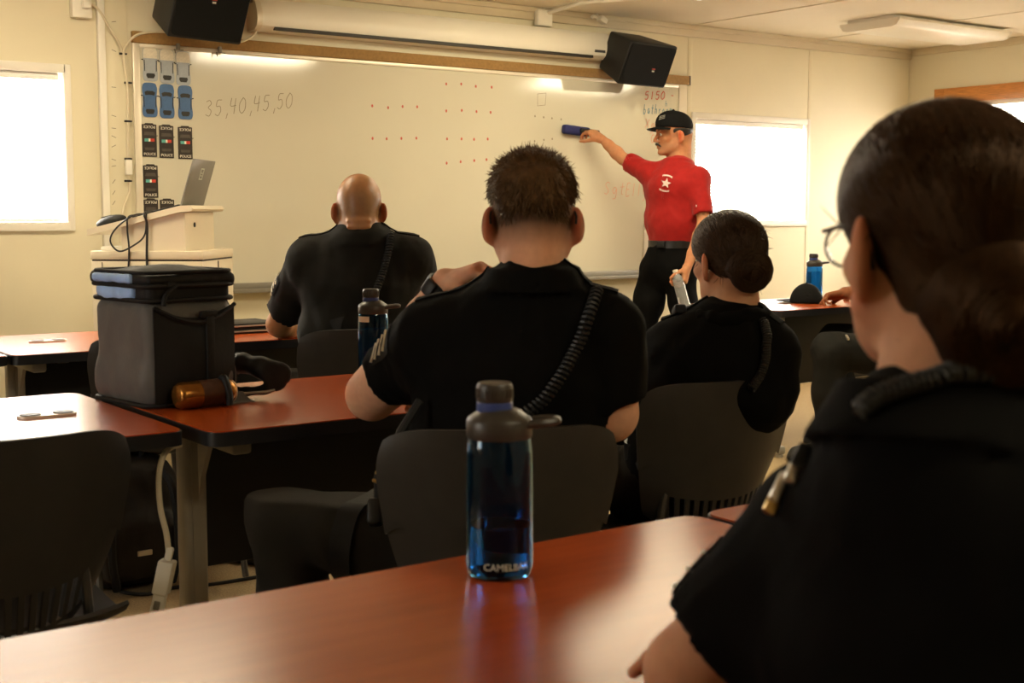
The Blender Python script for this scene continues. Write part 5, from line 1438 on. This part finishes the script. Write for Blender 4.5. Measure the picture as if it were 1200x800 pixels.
# ====================================================== woman with the hair bun
J = seated((2.27, 2.42, .53), 1.30, (2.22, 2.90, .55), (2.52, 2.88, .55), (2.20, 2.86, .09), (2.52, 2.86, .09))
J.update(head=at(853, 303, 3.20), headR=frame(VYAW + .42, -.10), neck=at(858, 376, 3.16), shL=at(787, 408, 3.22), shR=at(907, 410, 3.12),
         elL=at(768, 478, 3.34), elR=at(904, 466, 3.14), wrL=at(800, 478, 3.52), wrR=at(880, 484, 3.38))
J['hdL'] = V3(.6, .8, 0); J['hnL'] = V3(0, 0, -1); J['handL'] = dict(side=1, curl=(20, 25, 20)); J['hdR'] = V3(-.5, .8, 0.05); J['hnR'] = V3(0, 0, -1); J['handR'] = dict(side=-1, curl=(20, 25, 20)); J['sleeveR'] = .66
pw_ = person('woman with dark hair in a bun, seated beside the man with short brown hair', J, skin=(.48, .25, .145), bulk=.92, fem=True, neck=.047, shirt='uniform', sleeve=.84, h=.009, hs=.95, collar_h=.022, sl_r=.84)
eyes(pw_, .95); brows(pw_, M['hairdark'])
def bun_hair(p, bunc, bunr, m, seed, nroots, r0, hs, step, lowback=-.062, extra=(), nape=None):
    g, R, c = p.g, p.R, p.J['head']
    v = Vol(c - .20, c + .20, .005)
    v.ell(g(0, -.018, .031), np.array([.0815, .1035, .086]) * hs, R, 0); v.ell(g(0, .010, .040), np.array([.073, .084, .071]) * hs, R, .03); v.ell(g(0, -.062, -.035), np.array([.060, .055, .056]) * hs, R, .03)
    v.plane(g(0, .072, .045), R @ unit(V3(0, 1, -.40))); v.plane(g(0, -.10, lowback), R @ unit(V3(0, .35, -1)))
    for q in (-1, 1): v.ell(g(q * .10, .048, -.045), (.046 * hs, .060, .062), R, .012, 'sub')
    if nape: v.ell(g(nape[0], nape[1], nape[2]), nape[3], R, .03)
    hv, hf = v.mesh()
    B = Vol(bunc - bunr * 2, bunc + bunr * 2, .005); bx_ = unit(bunc - g(0, -.02, .0)); e1 = unit(np.cross(bx_, V3(0, 0, 1))); e2 = np.cross(e1, bx_)
    B.ell(bunc, (bunr * .8,) * 3, None, 0)
    P = [bunc + bx_ * (bunr * .35 * math.sin(i * .21)) + (e1 * math.cos(i * .5) + e2 * math.sin(i * .5)) * bunr * (.72 - .012 * i) for i in range(34)]
    for i in range(33): B.cone(P[i], P[i + 1], bunr * .36, bunr * .34, .006)
    bv, bf = B.mesh()
    rr = np.random.default_rng(seed); ro = hv[rr.choice(len(hv), nroots)]
    tgt = bunc - bx_ * bunr * .6
    sA = strands(v, ro, lambda P_: tgt - P_, 9, step, r0, r0 * 1.6, seed, .09)
    rb = bv[rr.choice(len(bv), nroots // 3)]
    sB = strands(B, rb, lambda P_: np.cross(P_ - bunc, bx_) + .25 * (P_ - bunc), 8, step * .8, r0 * 1.1, .001, seed + 1, .12)
    parts = [(hv, hf), (bv, bf), sA, sB]
    # loose wisps
    rw = hv[rr.choice(len(hv), 140)]; qw = (rw - c) @ R; rw = rw[(qw[:, 2] < .02) | (qw[:, 1] < -.05)]
    parts.append(strands(v, rw, lambda P_: v.normal(P_) * .25 + unit(tgt - c) + V3(0, 0, -.3), 6, step * .45, r0 * .6, .0, seed + 2, .5, surf=False))
    parts += list(extra)
    return join_raw('hair', m, p.t, parts)
bunc = at(877, 316, 3.09)
bun_hair(pw_, bunc, .050, M['hairdark'], 5, 3200, .0012, .95, .012)
radio_cord(pw_, [(892, 378), (898, 395), (897, 420), (890, 440), (878, 456)], r=.009, off=.011, wire=.003, turns=30)
epaulettes(pw_, M['uniform']); arm_patch(pw_, 'L', .25)
MB().box(snap(pw_.bvh, at(800, 372, 3.2), .006), (.065, .03, .024), .008, (0, .25, VYAW)).build('shoulder_microphone', M['nylonb'], pw_.t, world=True)
# drooped hood-like fold of the jacket collar behind the neck
k = Vol(J['neck'] - .2, J['neck'] + .2, .006)
for i in range(13):
    a = math.radians(-35 + i * 250 / 12); e = pw_.side * math.cos(a) - pw_.fw * math.sin(a)
    if i: k.cone(prev, J['neck'] + e * .078 + V3(0, 0, .012 + .004 * math.sin(a * 3)), .018, .018, .012)
    prev = J['neck'] + e * .078 + V3(0, 0, .012 + .004 * math.sin(a * 3))
k.wrinkle(.003, 50, 3); k.obj('collar_roll', M['uniform'], pw_.t)

# ====================================================== instructor in the red polo

J = dict(pelvis=at(783, 312, 7.74), head=at(789, 157, 7.75), headR=frame(VYAW + PI / 2 + .16, -.06), neck=at(795, 196, 7.76),
         shL=at(819, 209, 7.62), shR=at(761, 203, 7.80), elL=at(825, 262, 7.55), elR=at(730, 186, 7.92), wrL=at(806, 312, 7.47), wrR=at(706, 163, 7.99))
left = unit((J['shL'] - J['shR']) * V3(1, 1, 0)); fwd = np.cross(left, V3(0, 0, 1)); rgt = -left
pel = J['pelvis']; J['belt'] = at(786, 286, 7.74)
J.update(hipL=pel + left * .095 - V3(0, 0, .03), hipR=pel - left * .095 - V3(0, 0, .03))
fl = pel.copy(); fl[2] = 0
J.update(kneeL=fl + left * .13 + fwd * .03 + V3(0, 0, .50), kneeR=fl - left * .13 + fwd * .05 + V3(0, 0, .50), ankL=fl + left * .15 + V3(0, 0, .09), ankR=fl - left * .15 + fwd * .03 + V3(0, 0, .09), toeL=fwd + left * .2, toeR=fwd - left * .3)
J['hdR'] = at(686, 150, 8.06) - J['wrR']; J['hnR'] = V3(0, 1, 0) * .9 - V3(0, 0, .35); J['handR'] = dict(side=-1, curl=(32, 40, 30), thumb=(.65, .7, -.45), tb=10)
J['hdL'] = at(799, 345, 7.44) - J['wrL']; J['hnL'] = fwd * .3 - left * .9; J['handL'] = dict(side=1, curl=(48, 50, 35), thumb=(.5, .6, -.7), tb=15)
def tone_i(o, q, nh, vs):
    st = (np.clip((-.045 - q[:, 2]) / .015, 0, 1) * np.clip((q[:, 1] + .01) / .03, 0, 1) + np.clip((.03 - q[:, 1]) / .02, 0, 1) * np.clip((q[:, 2] + .055) / .02, 0, 1)) * nh * .25
    st = np.clip(st, 0, .25) * np.clip((.079 - np.abs(q[:, 0])) / .004, 0, 1)
    return o * (1 - st[:, None]) + np.array([.10, .06, .04]) * st[:, None]
pi_ = person('instructor in a red polo and black cap wiping the whiteboard', J, skin=(.47, .215, .11), bulk=.90, tone=tone_i, neck=.058, shirt='redshirt', trouser='uniform', sleeve=.82, h=.010, hs=1.02, tuck=True, waist=.136, collar_h=.020, sl_r=1.08)
eyes(pi_, 1.0); brows(pi_, M['hairblk'])
g, R = pi_.g, pi_.R
k = MB()
for q in (-1, 1): k.tube([g(0, .1015, -.050), g(q * .012, .101, -.053), g(q * .024, .092, -.060), g(q * .029, .084, -.070)], [.0062, .0066, .005, .002], 8)
k.build('moustache', M['hairblk'], pi_.t, world=True)
k = MB(); k.tube([g(-.02, .0895, -.074), g(0, .0985, -.0745), g(.02, .0895, -.074)], [.002, .0045, .002], 8); k.build('lower_lip', M['lip'], pi_.t, world=True)
# short hair below the cap
v = Vol(J['head'] - .15, J['head'] + .15, .006); v.ell(g(0, -.018, .028), (.0805, .1025, .089), R, 0); v.plane(g(0, 0, .030), R @ V3(0, 0, 1)); v.plane(g(0, -.1, -.035), R @ unit(V3(0, .3, -1))); v.plane(g(0, .028, 0), R @ V3(0, 1, 0))
for q in (-1, 1): v.ell(g(q * .095, -.005, -.02), (.03, .036, .045), R, .006, 'sub')
v.obj('hair', M['hairblk'], pi_.t)
# cap
v = Vol(J['head'] - .17, J['head'] + .19, .005)
v.ell(g(0, -.012, .040), (.0885, .108, .092), R, 0); v.ell(g(0, .03, .070), (.068, .068, .060), R, .03); v.plane(g(0, 0, .034), R @ unit(V3(0, .10, -1)))
cap = v.obj('cap', M['capcloth'], pi_.t)
def brim2(u, w_):
    a = (u - .5) * 2.3; r_ = .096 + w_ * .060 * max(0, math.cos(a * .68)); return g(r_ * .92 * math.sin(a), r_ * math.cos(a) - .004, .044 - .010 * w_ - .018 * (math.sin(a) ** 2) * (1 if True else 0) + .004)
solid_sheet(brim2, 24, 8, .004).build('brim', M['capcloth'], cap, world=True)
MB().sphere(g(0, -.008, .134), .008, 10, 6).build('top_button', M['capcloth'], cap, world=True)
k = MB(); bc = bvh_of(cap)
for zz in (.082, .092, .103): k.tube([snap(bc, g(-.03 - .0 * zz, .085, zz), .002), snap(bc, g(-.055, .06, zz + .006), .002)], .0022, 5)
k.build('cap_emblem', M['capbadge'], cap, world=True)
# sunglasses-like strap along the cap side and polo details
bs = pi_.bvh
fq = unit(fwd * .8 + left * .6)
def emblem(c, right, up, pts, off):
    P = []
    for x, y in pts: P.append(snap_dir(bs, c + right * x + up * y, FH, off))
    return P
lc_ = at(791, 213, 7.2); ri = RGT * .97 - V3(0, 0, .24); uu = V3(0, 0, .97) + RGT * .24
star = []
for i in range(10):
    r_ = .028 if i % 2 == 0 else .012; a = PI / 2 + i * PI / 5; star.append((r_ * math.cos(a), r_ * math.sin(a)))
k = MB(); cen = snap_dir(bs, lc_, FH, .007); P = emblem(lc_, ri, uu, star, .007)
k.add([cen] + P, [(0, 1 + i, 1 + (i + 1) % 10) for i in range(10)])
for y0, sg in ((.033, 1), (-.033, -1)):
    ar = [(x, y0 + sg * (.006 - x * x * 9)) for x in np.linspace(-.026, .026, 8)]; br_ = [(x, y + sg * .009) for x, y in ar]
    A_ = emblem(lc_, ri, uu, ar, .007); B_ = emblem(lc_, ri, uu, br_, .007); k.add(A_ + B_, [(i, i + 1, 8 + i + 1, 8 + i) for i in range(7)])
o = k.build('chest_emblem', M['whiteprint'], pi_.t, smooth=False, world=True); o['label'] = 'white star between two curved bands'
k = MB(); q = snap_dir(bs, at(826, 241, 7.2), FH, .003); k.box(q, (.012, .004, .012), .001, (0, 0, VYAW)); k.build('sleeve_mark', M['whiteprint'], pi_.t, world=True)
# placket
k = MB(); aa = [snap_dir(bs, J['neck'] + fwd * .4 - V3(0, 0, .03 + .026 * i), -fwd, .001) for i in range(7)]
for i in range(6): k.tube([aa[i], aa[i + 1]], .007, 5)
k.build('placket', M['redshirt'], pi_.t, world=True)
MB().box(J['belt'] + fwd * (.136 * .74 + .02), (.012, .05, .036), .003, (0, 0, math.atan2(fwd[1], fwd[0]))).build('belt_buckle', M['black'], pi_.t, world=True)
# eraser in his right hand
ec = at(676, 153, 8.2); ec = on_y(675, 153, YB - .040)
er = thing('board_eraser', 'blue and black whiteboard eraser held against the board by the instructor in red', 'eraser', ec)
ang = math.radians(-4)
MB().box((0, .0, 0), (.20, .045, .055), .014, (0, ang * -1, 0), seg=3).build('eraser_pad', mat('eraser_blue', (.014, .018, .11), .7, noise=.15, nscale=30, bump=.3, bscale=200), er)
MB().box((.085, -.028, -.004), (.15, .020, .030), .008, (0, -ang, 0), seg=3).build('eraser_handle', M['black'], er)
MB().box((.06, -.030, -.020), (.04, .006, .008), .002, (0, -ang, 0)).build('eraser_badge', M['silver'], er)
# clear water bottle in his left hand
ba, bb = at(791, 316, 7.43), at(803, 360, 7.43)
wa = unit(ba - bb)
wbt = thing('water_bottle', 'small clear plastic water bottle hanging in the left hand of the instructor', 'bottle', bb)
e1 = unit(np.cross(wa, FH)); e2 = np.cross(wa, e1); Rb = np.stack([e1, e2, wa], 1); Lb = float(np.linalg.norm(ba - bb))
prof = [(.001, .0), (.026, .0), (.031, .006)]
for i in range(9): z = .02 + i * .0145; prof += [(.0315, z), (.0298, z + .007)]
prof += [(.031, .155), (.028, .172), (.016, .192), (.0125, .198), (.0125, Lb - .012)]
MB().lathe(prof + [(max(.001, a - .0012), z + (.002 if i < 3 else 0)) for i, (a, z) in enumerate(prof)][::-1], (0, 0, 0), 28, R=Rb, cap=False).build('bottle_wall', M['clear'], wbt)
MB().lathe([(.001, .003), (.028, .004), (.0285, .06), (.001, .06)], (0, 0, 0), 24, R=Rb).build('water', M['bluewater'], wbt).data.materials[0] = M['clear']
MB().lathe([(.0145, Lb - .016), (.015, Lb - .015), (.015, Lb), (.001, Lb + .001)], (0, 0, 0), 20, R=Rb).build('bottle_cap', M['white'], wbt)

# ====================================================== seated person at the far right table
J = seated((5.50, 4.12, .53), 2.05, at(962, 412, 6.62), (5.42, 4.62, .55), (5.12, 4.33, .09), (5.42, 4.55, .09))
J['kneeL'] = V3(5.00, 4.29, .55); J['ankL'] = V3(5.0, 4.28, .09)
J.update(head=V3(5.52, 4.20, 1.22), headR=frame(1.6, -.08), neck=V3(5.53, 4.15, 1.08), shL=V3(5.35, 4.20, 1.01), shR=V3(5.71, 4.16, 1.01), elL=V3(5.62, 4.52, .80), elR=V3(5.92, 4.44, .80))
hp_ = at(968, 346, 6.92)
J['wrL'] = at(990, 343, 6.86); J['wrR'] = V3(5.78, 4.68, .79); J['elL'] = at(1034, 343, 6.68)
J['hdL'] = at(960, 349, 6.88) - J['wrL']; J['hnL'] = -FH * .35 - V3(0, 0, .8); J['handL'] = dict(side=1, curl=(45, 60, 45), thumb=(.6, .7, -.3), tb=30)
J['hdR'] = V3(-.8, .5, 0); J['hnR'] = V3(0, 0, -1); J['handR'] = dict(side=-1, curl=(30, 35, 30))
pr = person('person in dark trousers seated at the far right table, behind the woman in glasses', J, skin=(.20, .075, .032), bulk=1.18, neck=.058, shirt='uniform', sleeve=.80, h=.010, trouser='uniform2')
eyes(pr); brows(pr, M['hairblk'])
v = Vol(J['head'] - .16, J['head'] + .16, .006); v.ell(pr.g(0, -.018, .034), (.0805, .1025, .09), pr.R, 0); v.plane(pr.g(0, 0, .018), pr.R @ unit(V3(0, .55, -1))); v.plane(pr.g(0, .07, 0), pr.R @ V3(0, 1, 0)); v.obj('hair', M['hairblk'], pr.t)
kt = bvh_of(pr.trousers)
k = MB(); k.box(snap(kt, at(992, 398, 6.4), .004), (.05, .012, .012), .003, (0, -.3, VYAW)); k.build('zipper', M['silver'], pr.t, world=True)

# ====================================================== woman in glasses (foreground right)
J = seated((1.02, .50, .53), VYAW - .25, (.80, .95, .55), (1.25, .92, .55), (.75, .85, .09), (1.25, .85, .09))
J.update(head=at(1100, 279, 1.14), headR=frame(VYAW + .19, -.05), neck=at(1092, 520, 1.08), shL=at(968, 630, 1.20), shR=at(1300, 650, 1.02),
         elL=at(786, 792, 1.24), elR=at(1260, 900, 1.15), wrL=V3(1.10, .99, .785), wrR=V3(.86, .95, .80))
J['elL'] = at(806, 798, 1.25); J['elL'][2] = max(J['elL'][2], .79)
J['hdL'] = V3(.9, .3, 0); J['hnL'] = V3(0, 0, -1); J['handL'] = dict(side=1, curl=(20, 25, 20))
J['wrR'] = at(952, 735, 1.34); J['hdR'] = at(770, 748, 1.34) - J['wrR']; J['hnR'] = V3(0, 0, -.9) - FH * .3; J['handR'] = dict(side=-1, curl=(12, 14, 12), spread=.01, thumb=(.3, .9, -.3))
pf = person('woman in glasses with auburn hair, nearest the camera at the right edge', J, skin=(.52, .27, .16), bulk=.98, fem=True, neck=.050, shirt='uniform', sleeve=.80, h=.008, hs=.95, collar_h=.026, shirt_h=.007, jw=.068, ears=1.2)
eyes(pf, .98); brows(pf, M['hairred'])
bunc = at(1172, 362, 1.02)
bun_hair(pf, bunc, .056, M['hairred'], 9, 7000, .0017, .94, .013, lowback=-.21, nape=(.006, -.060, -.098, (.056, .048, .088)))
g = pf.g
gl_ = MB()
for q in (-1, 1):
    gl_.tube(spline([g(q * .070, .092, .010), g(q * .0795, .03, .012), g(q * .083, -.005, .008), g(q * .083, -.030, -.008), g(q * .082, -.038, -.028)], 24), .0022, 8)
    gl_.tube([g(q * (.038 + .030 * math.cos(a) * abs(math.cos(a)) ** -.25), .097 - .005 * abs(math.cos(a)), -.004 + .021 * math.sin(a)) for a in np.linspace(.01, 2 * PI + .01, 33)[:-1]], .0016, 6, closed=True)
gl_.tube([g(-.009, .099, .002), g(0, .101, .005), g(.009, .099, .002)], .0016, 6)
go_ = gl_.build('glasses', M['glasses'], pf.t, world=True)
k = MB()
for q in (-1, 1):
    P = [g(q * (.038 + .029 * math.cos(a) * abs(math.cos(a)) ** -.25), .0965 - .005 * abs(math.cos(a)), -.004 + .020 * math.sin(a)) for a in np.linspace(.01, 2 * PI + .01, 33)[:-1]]
    off = [x + pf.R @ V3(0, -.0015, 0) for x in P]; n_ = len(P)
    k.add(P + off, [tuple(range(n_)), tuple(range(n_, 2 * n_))[::-1]] + [(i, (i + 1) % n_, n_ + (i + 1) % n_, n_ + i) for i in range(n_)])
k.build('lens', M['clearlens'], go_, world=True)
radio_cord(pf, [(1010, 490), (1032, 470), (1072, 455), (1120, 449), (1160, 450), (1195, 454), (1240, 462), (1290, 478)], r=.0065, off=.008, wire=.0026, turns=30)
epaulettes(pf, M['uniform']); arm_patch(pf, 'L', .2)
for (u, v_, dd, sz, mm) in ((902, 566, 1.14, (.010, .010, .028), 'silver'), (888, 585, 1.14, (.008, .012, .018), 'brass'), (921, 548, 1.13, (.012, .012, .02), 'silver'), (934, 530, 1.13, (.008, .016, .022), 'black')):
    MB().box(snap(pf.bvh, at(u, v_, dd), .004), sz, .003, (.5, .5, VYAW)).build('sleeve_pin', M[mm], pf.t, world=True)
# ------------------------------------------------------------------ camera, light, view
cam = bpy.data.cameras.new('camera'); co = bpy.data.objects.new('camera', cam); COL.objects.link(co)
cam.sensor_width = 36; cam.lens = FPX / 1200 * 36; cam.clip_start = .05
co.location = EYE
co.rotation_euler = Matrix(np.stack([RGT, UPV, -FWD], 1)).to_euler()
cam.dof.use_dof = True; cam.dof.focus_distance = 5.2; cam.dof.aperture_fstop = 8.0
scene.camera = co
w = bpy.data.worlds.new('world'); scene.world = w; w.use_nodes = True
w.node_tree.nodes['Background'].inputs[0].default_value = (1, .85, .62, 1); w.node_tree.nodes['Background'].inputs[1].default_value = .05
vs = scene.view_settings; scene.display_settings.display_device = 'sRGB'
vs.view_transform = 'Standard'; vs.look = 'None'; vs.gamma = 1; vs.use_curve_mapping = False; vs.exposure = 0.1
scene.cycles.use_denoising = True
scene.cycles.max_bounces = 8; scene.cycles.diffuse_bounces = 4; scene.cycles.glossy_bounces = 4; scene.cycles.transmission_bounces = 8; scene.cycles.transparent_max_bounces = 8
scene.cycles.caustics_reflective = False; scene.cycles.caustics_refractive = False
scene.cycles.sample_clamp_indirect = 6
